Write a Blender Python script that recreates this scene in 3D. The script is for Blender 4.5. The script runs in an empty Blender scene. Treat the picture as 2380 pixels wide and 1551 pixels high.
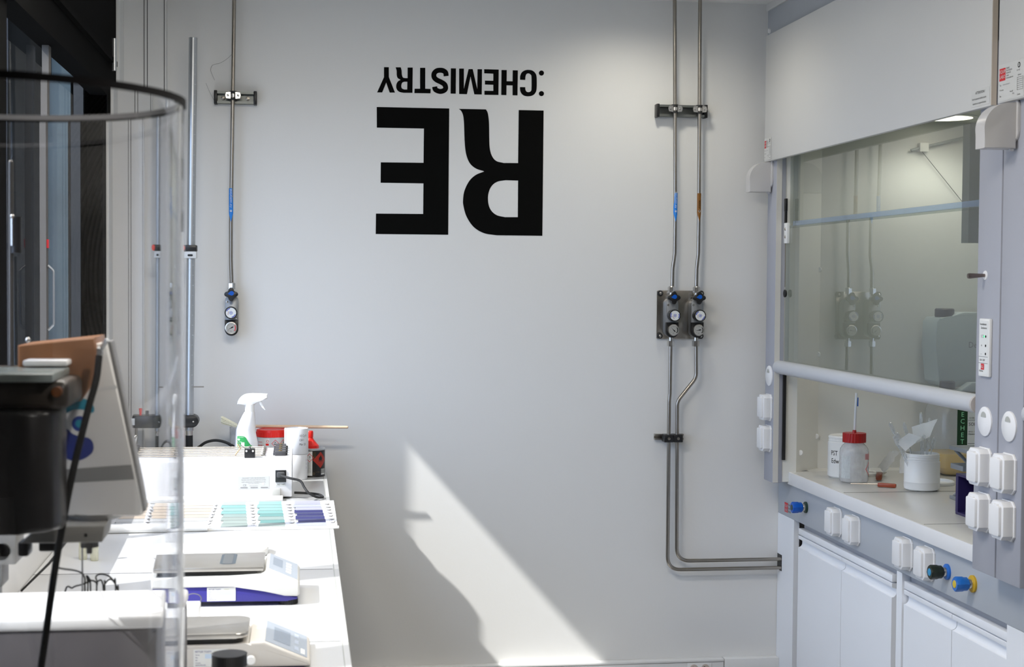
import bpy, bmesh, math, random
from mathutils import Vector, Matrix
random.seed(7)
PI = math.pi
S = bpy.context.scene
C = S.collection

# ------------------------------------------------------------------ camera
FPX, CX, CY = 3500.0, 1190.0, 775.5            # focal length in pixels of the 2380x1551 frame
YAW, PITCH, ROLL = 0.139594596, 0.035670789, 0.007828711
EYE = Vector((0.0, 0.0, 1.65))
_A = Matrix(((math.cos(YAW), -math.sin(YAW), 0), (math.sin(YAW), math.cos(YAW), 0), (0, 0, 1)))
_B = Matrix(((1, 0, 0), (0, 0, -1), (0, 1, 0)))
_P = Matrix(((1, 0, 0), (0, math.cos(PITCH), -math.sin(PITCH)), (0, math.sin(PITCH), math.cos(PITCH))))
_R = Matrix(((math.cos(ROLL), -math.sin(ROLL), 0), (math.sin(ROLL), math.cos(ROLL), 0), (0, 0, 1)))
VIEW = _R @ _P @ _B @ _A                        # world -> camera (x right, y down, z forward)
cam_data = bpy.data.cameras.new('camera')
cam_data.sensor_width = 36.0
cam_data.lens = FPX / 2380.0 * 36.0
cam_data.clip_start = 0.05
cam_data.dof.use_dof = True
cam_data.dof.focus_distance = 5.5
cam_data.dof.aperture_fstop = 8.5
cam = bpy.data.objects.new('camera', cam_data)
C.objects.link(cam)
rt, dn, fw = Vector(VIEW[0]), Vector(VIEW[1]), Vector(VIEW[2])
cam.matrix_world = Matrix((
    (rt.x, -dn.x, -fw.x, EYE.x), (rt.y, -dn.y, -fw.y, EYE.y), (rt.z, -dn.z, -fw.z, EYE.z), (0, 0, 0, 1)))
S.camera = cam

# ------------------------------------------------------------------ light and exposure
S.view_settings.view_transform = 'Standard'
S.view_settings.look = 'None'
S.view_settings.gamma = 1.0
S.view_settings.use_curve_mapping = False
S.view_settings.exposure = 0.50
S.cycles.use_denoising = True
S.cycles.max_bounces = 10
S.cycles.diffuse_bounces = 4
S.cycles.glossy_bounces = 4
S.cycles.transmission_bounces = 10
S.cycles.transparent_max_bounces = 12
S.cycles.sample_clamp_indirect = 6.0

world = bpy.data.worlds.new('sky')
S.world = world
world.use_nodes = True
wb = world.node_tree.nodes['Background']
wb.inputs['Color'].default_value = (0.56, 0.71, 1.0, 1)
wb.inputs['Strength'].default_value = 3.2

SUN_DIR = Vector((1.0, 0.40, -1.13)).normalized()
sd = bpy.data.lights.new('sun', 'SUN')
sd.energy = 5.2
sd.angle = math.radians(0.9)
sd.color = (1.0, 0.97, 0.93)
so = bpy.data.objects.new('sun', sd)
C.objects.link(so)
so.rotation_euler = SUN_DIR.to_track_quat('-Z', 'Y').to_euler()
so.location = (-6, -1, 7)


def area_lamp(name, loc, sx, sy, watts, color):
    d = bpy.data.lights.new(name, 'AREA')
    d.shape = 'RECTANGLE'
    d.size, d.size_y, d.energy, d.color = sx, sy, watts, color
    o = bpy.data.objects.new(name, d)
    C.objects.link(o)
    o.location = loc
    return o


for xx, yy, ww in ((0.7, 2.3, 18), (-0.12, 3.4, 27)):
    area_lamp('ceiling_fill_lamp', (xx, yy, 2.755), 0.9, 0.3, ww, (1.0, 0.945, 0.85))  # unseen fill lamps added for the room's ambient light
sl_ = bpy.data.lights.new('instrument_fill_spot', 'SPOT')  # added spot to brighten the instrument housing, no such lamp known
sl_.energy, sl_.spot_size, sl_.spot_blend, sl_.shadow_soft_size, sl_.color = 75.0, math.radians(24), 0.7, 0.08, (1.0, 0.96, 0.90)
slo = bpy.data.objects.new('instrument_fill_spot', sl_)
C.objects.link(slo)
slo.location = (0.9, 0.2, 2.72)
slo.rotation_euler = (Vector((-0.27, 2.3, 1.36)) - slo.location).to_track_quat('-Z', 'Y').to_euler()
dl = bpy.data.lights.new('downlight_lamp', 'SPOT')
dl.energy, dl.spot_size, dl.spot_blend, dl.shadow_soft_size, dl.color = 13.0, math.radians(165), 0.9, 0.06, (1.0, 0.95, 0.82)
dlo = bpy.data.objects.new('downlight_lamp', dl)
C.objects.link(dlo)
dlo.location = (1.30, 5.45, 2.75)

# ------------------------------------------------------------------ measuring


def at(px, py, axis, val):
    """the point where the sight line through a photo pixel meets the plane x, y or z = val"""
    d = VIEW.transposed() @ Vector(((px - CX) / FPX, (py - CY) / FPX, 1.0))
    return EYE + d * ((val - EYE[axis]) / d[axis])


def wallp(px, py, y=5.9):
    return at(px, py, 1, y)


# ------------------------------------------------------------------ materials
def lin(c):
    return tuple((v / 12.92 if v <= 0.04045 else ((v + 0.055) / 1.055) ** 2.4) for v in c)


def hexc(h):
    return lin(tuple(int(h[i:i + 2], 16) / 255 for i in (0, 2, 4)))


_mats = {}


def mat(name, color, rough=0.5, metal=0.0, bump=0.0, bscale=200.0, vary=0.03, vscale=8.0, trans=0.0, ior=1.45,
        emit=None, estr=0.0, spec=0.5, coat=0.0, sss=0.0):
    if name in _mats:
        return _mats[name]
    m = bpy.data.materials.new(name)
    m.use_nodes = True
    nt = m.node_tree
    p = nt.nodes['Principled BSDF']
    p.inputs['Roughness'].default_value = rough
    p.inputs['Metallic'].default_value = metal
    p.inputs['IOR'].default_value = ior
    p.inputs['Transmission Weight'].default_value = trans
    p.inputs['Specular IOR Level'].default_value = spec
    p.inputs['Coat Weight'].default_value = coat
    tc = nt.nodes.new('ShaderNodeTexCoord')
    nz = nt.nodes.new('ShaderNodeTexNoise')
    nz.inputs['Scale'].default_value = vscale
    nz.inputs['Detail'].default_value = 4
    nt.links.new(tc.outputs['Object'], nz.inputs['Vector'])
    mx = nt.nodes.new('ShaderNodeMix')
    mx.data_type = 'RGBA'
    a = tuple(max(0, v * (1 - vary)) for v in color) + (1,)
    b = tuple(min(1, v * (1 + vary)) for v in color) + (1,)
    mx.inputs['A'].default_value = a
    mx.inputs['B'].default_value = b
    nt.links.new(nz.outputs['Fac'], mx.inputs['Factor'])
    nt.links.new(mx.outputs['Result'], p.inputs['Base Color'])
    if bump:
        n2 = nt.nodes.new('ShaderNodeTexNoise')
        n2.inputs['Scale'].default_value = bscale
        n2.inputs['Detail'].default_value = 3
        nt.links.new(tc.outputs['Object'], n2.inputs['Vector'])
        bp = nt.nodes.new('ShaderNodeBump')
        bp.inputs['Strength'].default_value = bump
        bp.inputs['Distance'].default_value = 0.002
        nt.links.new(n2.outputs['Fac'], bp.inputs['Height'])
        nt.links.new(bp.outputs['Normal'], p.inputs['Normal'])
    if emit:
        p.inputs['Emission Color'].default_value = emit + (1,)
        p.inputs['Emission Strength'].default_value = estr
    _mats[name] = m
    return m


def thin_glass(name, tint, refl=1.0, rough=0.0, haze=0.0, hazecol=(0.8, 0.85, 0.85), f0=0.045):
    """flat pane: clear with a mirror film that grows towards grazing angles, optional milky film"""
    if name in _mats:
        return _mats[name]
    m = bpy.data.materials.new(name)
    m.use_nodes = True
    nt = m.node_tree
    nt.nodes.remove(nt.nodes['Principled BSDF'])
    out = nt.nodes['Material Output']
    tr = nt.nodes.new('ShaderNodeBsdfTransparent')
    tr.inputs['Color'].default_value = tint + (1,)
    gl = nt.nodes.new('ShaderNodeBsdfGlossy')
    gl.inputs['Roughness'].default_value = rough
    gl.inputs['Color'].default_value = (refl, refl, refl, 1)
    # two-sided Schlick mirror: f0 + (1 - f0) (1 - |N.I|)^5
    ge = nt.nodes.new('ShaderNodeNewGeometry')
    dt = nt.nodes.new('ShaderNodeVectorMath')
    dt.operation = 'DOT_PRODUCT'
    nt.links.new(ge.outputs['Incoming'], dt.inputs[0])
    nt.links.new(ge.outputs['Normal'], dt.inputs[1])

    def mth(op, a, b=None):
        nd = nt.nodes.new('ShaderNodeMath')
        nd.operation = op
        nt.links.new(a, nd.inputs[0])
        if b is not None:
            nd.inputs[1].default_value = b
        return nd.outputs[0]
    c = mth('ABSOLUTE', dt.outputs['Value'])
    c = mth('MULTIPLY', c, -1.0)
    c = mth('ADD', c, 1.0)
    c = mth('POWER', c, 5.0)
    c = mth('MULTIPLY', c, 1 - f0)
    c = mth('ADD', c, f0)
    mx = nt.nodes.new('ShaderNodeMixShader')
    nt.links.new(c, mx.inputs['Fac'])
    last = tr
    if haze:
        df = nt.nodes.new('ShaderNodeBsdfDiffuse')
        nzs = nt.nodes.new('ShaderNodeTexNoise')
        nzs.inputs['Scale'].default_value = 6
        mr = nt.nodes.new('ShaderNodeMapRange')
        mr.inputs['To Min'].default_value = haze * 0.7
        mr.inputs['To Max'].default_value = haze * 1.3
        nt.links.new(nzs.outputs['Fac'], mr.inputs['Value'])
        df.inputs['Color'].default_value = hazecol + (1,)
        m2 = nt.nodes.new('ShaderNodeMixShader')
        nt.links.new(mr.outputs['Result'], m2.inputs['Fac'])
        nt.links.new(tr.outputs['BSDF'], m2.inputs[1])
        nt.links.new(df.outputs['BSDF'], m2.inputs[2])
        last = m2
    nt.links.new(last.outputs[0], mx.inputs[1])
    nt.links.new(gl.outputs['BSDF'], mx.inputs[2])
    nt.links.new(mx.outputs['Shader'], out.inputs['Surface'])
    _mats[name] = m
    return m


def solid_glass(name, color, ior, rough=0.0):
    if name in _mats:
        return _mats[name]
    m = bpy.data.materials.new(name)
    m.use_nodes = True
    nt = m.node_tree
    nt.nodes.remove(nt.nodes['Principled BSDF'])
    g = nt.nodes.new('ShaderNodeBsdfGlass')
    g.inputs['Color'].default_value = color + (1,)
    g.inputs['IOR'].default_value = ior
    g.inputs['Roughness'].default_value = rough
    nt.links.new(g.outputs['BSDF'], nt.nodes['Material Output'].inputs['Surface'])
    _mats[name] = m
    return m


M_WALL = mat('wall_paint', (0.74, 0.735, 0.72), 0.42, bump=0.10, bscale=90, vary=0.012, vscale=1.5)
M_DKWALL = mat('dark_far_wall', (0.05, 0.05, 0.05), 0.7)
M_CEIL = mat('ceiling_paint', (0.78, 0.78, 0.76), 0.7, bump=0.05)
M_FLOOR = mat('floor_vinyl', (0.26, 0.265, 0.27), 0.35, vary=0.08)
M_TRIMW = mat('white_trim', (0.74, 0.74, 0.73), 0.4)
M_BLKFR = mat('black_anodised_frame', (0.003, 0.003, 0.003), 0.8, spec=0.03)
M_GREYFR = mat('grey_window_mullion', (0.10, 0.095, 0.09), 0.6, spec=0.2)
M_STEEL = mat('brushed_steel', (0.36, 0.33, 0.29), 0.30, 1.0, bump=0.05, bscale=400, vary=0.1, vscale=30)
M_STEELP = mat('steel_plate', (0.40, 0.37, 0.33), 0.26, 1.0, bump=0.08, bscale=150, vary=0.18, vscale=12)
M_NICKEL = mat('nickel_fitting', (0.62, 0.60, 0.57), 0.24, 1.0)
M_BLACK = mat('black_plastic', (0.012, 0.012, 0.013), 0.35)
M_RUBBER = mat('black_rubber', (0.016, 0.016, 0.017), 0.6)
M_ALU = mat('satin_aluminium', (0.50, 0.52, 0.54), 0.34, 0.75, vary=0.06)
M_REGB = mat('regulator_alloy', (0.30, 0.31, 0.32), 0.42, 0.6)
M_BLUEP = mat('blue_plastic', (0.0, 0.095, 0.50), 0.35)
M_WHITEP = mat('white_plastic', (0.80, 0.80, 0.79), 0.32)
M_SOCKET = mat('socket_white', (0.82, 0.82, 0.83), 0.30)
M_HOODW = mat('hood_white_panel', (0.62, 0.615, 0.60), 0.45, bump=0.03, bscale=300, vary=0.01)
M_HOODG = mat('hood_pale_blue_grey', (0.37, 0.38, 0.43), 0.42, vary=0.015)
M_HOODE = mat('hood_panel_edge', (0.62, 0.54, 0.45), 0.5)
M_LINER = mat('hood_liner', (0.72, 0.715, 0.675), 0.40, vary=0.015)
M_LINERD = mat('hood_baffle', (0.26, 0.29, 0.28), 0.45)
M_BAR = mat('sash_rail_coating', (0.52, 0.535, 0.565), 0.32)
M_TOP = mat('worktop_laminate', (0.66, 0.65, 0.62), 0.22, vary=0.02)
M_TOPE = mat('worktop_edge', (0.80, 0.80, 0.81), 0.35)
M_PANELG = mat('service_panel_grey', (0.46, 0.49, 0.53), 0.42, vary=0.015)
M_CAB = mat('cabinet_white', (0.88, 0.90, 0.94), 0.42, vary=0.012)
M_CABD = mat('cabinet_carcass_grey', (0.42, 0.42, 0.44), 0.5)
M_INK = mat('black_ink', (0.002, 0.002, 0.0018), 0.8, spec=0.1)
M_GREYINK = mat('grey_ink', (0.25, 0.25, 0.26), 0.6)
M_STICK = mat('sticker_white', (0.72, 0.73, 0.72), 0.4)
M_STICKH = mat('hood_sticker_white', (0.60, 0.60, 0.585), 0.45)
M_ELBOW = mat('moulded_cover_white', (0.56, 0.545, 0.54), 0.28)
M_RED = mat('red_print', (0.62, 0.02, 0.03), 0.5)
M_REDP = mat('red_plastic', (0.72, 0.018, 0.012), 0.32)
M_DKRED = mat('dark_red_cap', (0.36, 0.008, 0.008), 0.35)
M_LBLUE = mat('light_blue_sticker', (0.015, 0.22, 0.72), 0.45)
M_BROWNST = mat('brown_sticker', (0.22, 0.085, 0.006), 0.45)
M_BENCH = mat('bench_laminate', (0.54, 0.545, 0.55), 0.30, vary=0.012)
M_BENCHF = mat('bench_front_grey', (0.16, 0.16, 0.165), 0.5)
M_SEAM = mat('dark_seam', (0.05, 0.05, 0.055), 0.6)
M_GREEN = mat('green_print', (0.03, 0.33, 0.09), 0.45)
M_WOOD = mat('pale_wood', (0.68, 0.50, 0.34), 0.5, vary=0.12, vscale=40)
M_BRISTLE = mat('bristle', (0.82, 0.78, 0.60), 0.8, vary=0.2, vscale=300)
M_PAPER = mat('paper', (0.92, 0.92, 0.90), 0.7)
M_CLEARPL = thin_glass('clear_plastic_film', (0.93, 0.94, 0.95), 0.9, 0.1, haze=0.16)
M_MILKY = mat('milky_plastic', (0.74, 0.74, 0.72), 0.35)
M_TRANSL = thin_glass('translucent_polyethylene', (0.90, 0.91, 0.92), 0.6, 0.25, haze=0.34, hazecol=(0.88, 0.88, 0.88))
M_TRANSC = thin_glass('container_polyethylene', (0.91, 0.92, 0.92), 0.6, 0.2, haze=0.20, hazecol=(0.88, 0.88, 0.88))
M_SASH = thin_glass('sash_glass', (0.54, 0.59, 0.57), 1.0, f0=0.10)
M_WGLASS = thin_glass('window_glass', (0.93, 0.95, 0.95), 0.22, f0=0.03)
M_ACRYL = solid_glass('acrylic', (0.985, 0.985, 0.99), 1.49)

# ------------------------------------------------------------------ mesh builder


def rounded(path, r, n=6):
    """polyline with its corners rounded to radius r (list of Vectors)"""
    P = [Vector(p) for p in path]
    out = [P[0]]
    for i in range(1, len(P) - 1):
        a, b, c = P[i - 1], P[i], P[i + 1]
        u, v = (a - b), (c - b)
        la, lb = u.length, v.length
        u.normalize()
        v.normalize()
        ang = u.angle(v)
        if ang > PI - 0.02:
            out.append(b)
            continue
        t = min(r / math.tan(ang / 2), la * 0.49, lb * 0.49)
        p0, p1 = b + u * t, b + v * t
        for k in range(n + 1):
            s = k / n
            out.append(p0 * (1 - s) ** 2 + b * 2 * s * (1 - s) + p1 * s ** 2)
    out.append(P[-1])
    return out


def smooth_path(pts, n=8):
    """Catmull-Rom through the points"""
    P = [Vector(p) for p in pts]
    Q = [P[0] * 2 - P[1]] + P + [P[-1] * 2 - P[-2]]
    out = []
    for i in range(1, len(Q) - 2):
        for k in range(n):
            s = k / n
            a, b, c, d = Q[i - 1], Q[i], Q[i + 1], Q[i + 2]
            out.append(0.5 * ((2 * b) + (c - a) * s + (2 * a - 5 * b + 4 * c - d) * s * s + (3 * b - a - 3 * c + d) * s ** 3))
    out.append(P[-1])
    return out


class MB:
    def __init__(self):
        self.bm = bmesh.new()
        self.mi = 0
        self.sub = 0

    def m(self, i):
        self.mi = i
        return self

    def _face(self, vs):
        try:
            f = self.bm.faces.new(vs)
            f.material_index = self.mi
            return f
        except ValueError:
            return None

    def box(self, x0, x1, y0, y1, z0, z1, bevel=0.0, seg=2):
        n0 = len(self.bm.faces)
        v = [self.bm.verts.new(p) for p in ((x0, y0, z0), (x1, y0, z0), (x1, y1, z0), (x0, y1, z0),
                                            (x0, y0, z1), (x1, y0, z1), (x1, y1, z1), (x0, y1, z1))]
        fs = [self._face([v[i] for i in q]) for q in ((0, 3, 2, 1), (4, 5, 6, 7), (0, 1, 5, 4), (1, 2, 6, 5), (2, 3, 7, 6), (3, 0, 4, 7))]
        if bevel:
            es = list({e for f in fs for e in f.edges})
            r = bmesh.ops.bevel(self.bm, geom=es, offset=bevel, segments=seg, profile=0.5, affect='EDGES')
            for f in r['faces']:
                f.material_index = self.mi
        return self

    def prism(self, pts, axis, a, b, bevel=0.0, seg=2):
        """closed outline of 2D points pushed along an axis: x -> (y,z), y -> (x,z), z -> (x,y)"""
        def p3(p, t):
            return {'x': (t, p[0], p[1]), 'y': (p[0], t, p[1]), 'z': (p[0], p[1], t)}[axis]
        va = [self.bm.verts.new(p3(p, a)) for p in pts]
        vb = [self.bm.verts.new(p3(p, b)) for p in pts]
        n = len(pts)
        fs = [self._face(va), self._face(vb[::-1])]
        for i in range(n):
            fs.append(self._face([va[i], vb[i], vb[(i + 1) % n], va[(i + 1) % n]]))
        fs = [f for f in fs if f]
        if bevel:
            es = list(set(fs[0].edges) | set(fs[1].edges))
            r = bmesh.ops.bevel(self.bm, geom=es, offset=bevel, segments=seg, profile=0.5, affect='EDGES')
            for f in r['faces']:
                f.material_index = self.mi
            fs = [f for f in fs if f.is_valid]
        bmesh.ops.recalc_face_normals(self.bm, faces=[f for f in fs if f.is_valid])
        return self

    def loft(self, rings, cap=True):
        R = [[self.bm.verts.new(p) for p in r] for r in rings]
        n = len(R[0])
        fs = []
        for a, b in zip(R, R[1:]):
            for i in range(n):
                fs.append(self._face([a[i], a[(i + 1) % n], b[(i + 1) % n], b[i]]))
        if cap:
            fs.append(self._face(R[0][::-1]))
            fs.append(self._face(R[-1]))
        bmesh.ops.recalc_face_normals(self.bm, faces=[f for f in fs if f])
        return self

    def lathe(self, prof, c, axis=(0, 0, 1), n=32, cap=True):
        """profile of (radius, height) turned about an axis through c"""
        ax = Vector(axis).normalized()
        u = ax.orthogonal().normalized()
        w = ax.cross(u)
        c = Vector(c)
        rings = []
        for r, h in prof:
            rr = max(r, 1e-5)
            rings.append([c + ax * h + (u * math.cos(2 * PI * k / n) + w * math.sin(2 * PI * k / n)) * rr for k in range(n)])
        return self.loft(rings, cap)

    def cyl(self, p0, p1, r, r1=None, n=20):
        p0, p1 = Vector(p0), Vector(p1)
        return self.lathe([(r, 0), (r if r1 is None else r1, (p1 - p0).length)], p0, p1 - p0, n)

    def tube(self, path, r, n=10):
        """round bar swept along a polyline"""
        P = [Vector(p) for p in path]
        P = [p for i, p in enumerate(P) if i == 0 or (p - P[i - 1]).length > 1e-6]
        rings = []
        t0 = (P[1] - P[0]).normalized()
        u = t0.orthogonal().normalized()
        for i, p in enumerate(P):
            if i == 0:
                t = t0
            elif i == len(P) - 1:
                t = (P[i] - P[i - 1]).normalized()
            else:
                t = ((P[i + 1] - P[i]).normalized() + (P[i] - P[i - 1]).normalized()).normalized()
            u = (u - t * u.dot(t)).normalized()
            w = t.cross(u)
            rad = r[i] if isinstance(r, (list, tuple)) else r
            rings.append([p + (u * math.cos(2 * PI * k / n) + w * math.sin(2 * PI * k / n)) * rad for k in range(n)])
        return self.loft(rings)

    def ball(self, c, r, n=16, sz=1.0):
        prof = [(r * math.cos(a), r * sz * math.sin(a)) for a in [(-PI / 2) + PI * k / (n // 2) for k in range(n // 2 + 1)]]
        return self.lathe(prof, c, n=n, cap=False)

    def quad(self, a, b, c, d):
        self._face([self.bm.verts.new(Vector(p)) for p in (a, b, c, d)])
        return self

    def fill(self, loops, fn, thick=0.0, nrm=None):
        """flat outline(s) with holes, placed by fn(u, v) -> point; thick adds a body along nrm"""
        cu = bpy.data.curves.new('outline', 'CURVE')
        cu.dimensions = '2D'
        cu.fill_mode = 'BOTH'
        for lp in loops:
            sp = cu.splines.new('POLY')
            sp.points.add(len(lp) - 1)
            for p, q in zip(sp.points, lp):
                p.co = (q[0], q[1], 0, 1)
            sp.use_cyclic_u = True
        self._curve(cu, fn, thick, nrm)
        return self

    def text(self, s, size, fn, align='LEFT', sx=1.0):
        cu = bpy.data.curves.new('writing', 'FONT')
        cu.body = s
        cu.size = size
        cu.align_x = align
        cu.resolution_u = 2
        self._curve(cu, lambda u, v: fn(u * sx, v), 0, None)
        return self

    def _curve(self, cu, fn, thick, nrm):
        o = bpy.data.objects.new('tmp', cu)
        C.objects.link(o)
        dg = bpy.context.evaluated_depsgraph_get()
        me = o.evaluated_get(dg).to_mesh()
        tb_ = bmesh.new()
        seen = set()
        tv = [tb_.verts.new(v.co) for v in me.vertices]
        for p in me.polygons:
            key = tuple(sorted((round(me.vertices[i].co.x, 6), round(me.vertices[i].co.y, 6)) for i in p.vertices))
            if key in seen:
                continue
            seen.add(key)
            try:
                tb_.faces.new([tv[i] for i in p.vertices])
            except ValueError:
                pass
        if self.sub:
            bmesh.ops.subdivide_edges(tb_, edges=tb_.edges[:], cuts=self.sub, use_grid_fill=True)
        vmap = {}
        fs = []
        for f in tb_.faces:
            for v in f.verts:
                if v not in vmap:
                    vmap[v] = self.bm.verts.new(Vector(fn(v.co.x, v.co.y)))
            fs.append(self._face([vmap[v] for v in f.verts]))
        tb_.free()
        fs = [f for f in fs if f]
        if thick and nrm is not None and fs:
            r = bmesh.ops.extrude_face_region(self.bm, geom=fs)
            nv = [g for g in r['geom'] if isinstance(g, bmesh.types.BMVert)]
            for v in nv:
                v.co += Vector(nrm) * thick
            for g in r['geom']:
                if isinstance(g, bmesh.types.BMFace):
                    g.material_index = self.mi
            for f in self.bm.faces:
                pass
        o.evaluated_get(dg).to_mesh_clear()
        bpy.data.objects.remove(o)
        bpy.data.curves.remove(cu)

    def xf(self, M):
        for v in self.bm.verts:
            v.co = M @ v.co
        return self

    def build(self, name, mats, parent=None, smooth=35, local=False):
        off = Vector((0, 0, 0))
        if parent is not None and not local:
            q = parent
            while q is not None:
                off += q.location
                q = q.parent
        for v in self.bm.verts:
            v.co -= off
        me = bpy.data.meshes.new(name)
        self.bm.to_mesh(me)
        self.bm.free()
        for m_ in (mats if isinstance(mats, (list, tuple)) else [mats]):
            me.materials.append(m_)
        if smooth:
            me.shade_smooth()
            me.set_sharp_from_angle(angle=math.radians(smooth))
        o = bpy.data.objects.new(name, me)
        C.objects.link(o)
        if parent is not None:
            o.parent = parent
        return o


def tag(o, label, cat, group=None):
    o['label'] = label
    o['category'] = cat
    if group:
        o['group'] = group
    return o


def thing(name, label, cat, loc=(0, 0, 0), group=None):
    o = bpy.data.objects.new(name, None)
    o.empty_display_size = 0.05
    C.objects.link(o)
    o.location = loc
    return tag(o, label, cat, group)


def struct(o):
    o['kind'] = 'structure'
    return o


def sub(label, o):
    o['label'] = label
    return o


def facing_cam(x0, z0, y):           # writing on a face that looks towards -y
    return lambda u, v: (x0 + u, y, z0 + v)


def facing_left(y0, z0, x):          # writing on a face that looks towards -x
    return lambda u, v: (x, y0 - u, z0 + v)


def oct_pts(cy, cz, w, h, c):
    return [(cy - w + c, cz - h), (cy + w - c, cz - h), (cy + w, cz - h + c), (cy + w, cz + h - c),
            (cy + w - c, cz + h), (cy - w + c, cz + h), (cy - w, cz + h - c), (cy - w, cz - h + c)]


def arc(cx, cz, r, a0, a1, n=8):
    return [(cx + r * math.cos(math.radians(a0 + (a1 - a0) * k / n)), cz + r * math.sin(math.radians(a0 + (a1 - a0) * k / n))) for k in range(n + 1)]


def rrect(x0, x1, z0, z1, r, n=5):
    return arc(x1 - r, z0 + r, r, -90, 0, n) + arc(x1 - r, z1 - r, r, 0, 90, n) + arc(x0 + r, z1 - r, r, 90, 180, n) + arc(x0 + r, z0 + r, r, 180, 270, n)


# ================================================================== SETTING
WX, WY, CEIL = -0.66, 5.90, 2.765
RX, FY = 3.0, -5.5
struct(MB().box(WX - 0.25, RX + 0.1, FY - 0.1, WY + 0.1, -0.12, 0).build('floor', M_FLOOR))
struct(MB().box(WX - 0.25, RX + 0.1, FY - 0.1, WY + 0.1, CEIL, CEIL + 0.12).build('ceiling', M_CEIL))
struct(MB().box(WX - 0.08, RX + 0.1, WY, WY + 0.15, 0, CEIL).build('wall_back', M_WALL))
struct(MB().box(RX, RX + 0.1, FY, WY, 0, CEIL).build('wall_right', M_DKWALL))
struct(MB().box(WX - 0.25, RX + 0.1, FY - 0.1, FY, 0, CEIL).build('wall_front', M_DKWALL))
# window wall: parapet, piers and the solid piece next to the corner
SILL, HEAD = 1.10, 2.287
wl = MB()
wl.box(WX - 0.08, WX, 1.3, WY, 0, SILL)
wl.m(1).box(WX - 0.08, WX, FY, 1.3, 0, CEIL).m(0)
wl.box(WX - 0.08, WX, 5.465, WY, SILL, CEIL)
wl.box(WX - 0.08, WX, 1.3, 2.01, SILL, CEIL)
struct(wl.build('wall_left', [M_WALL, M_DKWALL]))
wins = ((3.62, 5.465), (2.74, 3.48), (2.15, 2.60))
for i, (a, b) in enumerate(wins):
    fr = MB()
    fr.box(WX - 0.06, WX + 0.004, a - 0.14, b + 0.002, HEAD, CEIL)      # dark head panel
    fr.box(WX - 0.085, WX + 0.002, a, b, SILL - 0.002, SILL + 0.03)
    wn = struct(fr.build('window_%d' % (i + 1), M_BLKFR))
    mu = MB()
    mu.box(WX - 0.09, WX - 0.012, a - 0.14, a, SILL, HEAD)
    mu.build('mullion', M_BLKFR, wn)
    if i == 0:
        MB().box(WX - 0.048, WX - 0.03, 4.315, 4.355, SILL, HEAD).build('stile', M_GREYFR, wn)
        MB().box(WX - 0.085, WX + 0.002, 5.465, 5.575, SILL, CEIL).build('jamb', M_BLKFR, wn)
        MB().tube(rounded([(WX - 0.028, 4.335, 1.68), (WX - 0.012, 4.335, 1.665), (WX - 0.012, 4.335, 1.515), (WX - 0.028, 4.335, 1.50)], 0.01), 0.0035, 8).build('handle', M_ALU, wn)
        MB().box(WX - 0.03, WX - 0.026, 4.325, 4.345, 1.728, 1.752).build('handle_mark', M_RED, wn)
        MB().cyl((WX + 0.022, 5.36, 2.36), (WX + 0.022, 5.36, 2.47), 0.008).build('hinge', M_ALU, wn)
        MB().box(WX + 0.004, WX + 0.02, 3.62, 5.465, HEAD + 0.10, HEAD + 0.118).build('head_rail', M_BLKFR, wn)
    MB().quad((WX - 0.06, a, SILL), (WX - 0.06, b, SILL), (WX - 0.06, b, HEAD), (WX - 0.06, a, HEAD)).build('pane', M_WGLASS, wn)
# dark neighbouring facade seen through the glass
M_FAC = mat('dark_facade', (0.010, 0.0095, 0.008), 0.8, vary=0.3, vscale=3, spec=0.06)
M_FACB = mat('blue_sky_reflection_panel', (0.060, 0.080, 0.080), 0.6, vary=0.5, vscale=5)  # added blue strip puts the pane's sky reflection into the colour
M_FACG = mat('grey_frame_strip', (0.040, 0.037, 0.032), 0.5, vary=0.2)  # added outside strips stand in for the window's own frame
M_FACP = mat('pale_frame_strip', (0.16, 0.15, 0.15), 0.5)  # added outside strip stands in for a pale window frame edge
ex = MB()
ex.box(-9, -0.82, 7.3, 7.5, -0.5, 6.0)
ex.m(1).box(-1.15, -1.05, 7.27, 7.3, -0.5, 6.0)
ex.m(2).box(-1.17, -1.155, 7.25, 7.3, -0.5, 6.0)
ex.m(2).box(-1.035, -0.975, 7.26, 7.3, -0.5, 6.0)
ex.m(3).box(-1.392, -1.350, 7.26, 7.3, -0.5, 6.0)
struct(ex.build('wall_outside', [M_FAC, M_FACB, M_FACG, M_FACP]))
struct(MB().box(-30, -0.9, -20, 7.3, -0.3, -0.2).build('ground', mat('outside_paving', (0.3, 0.3, 0.29), 0.8)))
# boxed corner with joint lines
tb = MB()
tb.box(WX, -0.505, 5.84, WY, 0, CEIL)
struct(tb.build('trim_1', M_TRIMW))
tl = MB()
for xx in (-0.586, -0.574, -0.512):
    tl.box(xx - 0.0012, xx + 0.0012, 5.8385, 5.8405, 0.9, CEIL)
struct(tl.build('trim_2', M_SEAM))
struct(MB().box(WX, WX + 0.012, 5.59, 5.63, SILL, CEIL, 0.003).build('trim_3', M_TRIMW))
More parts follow.
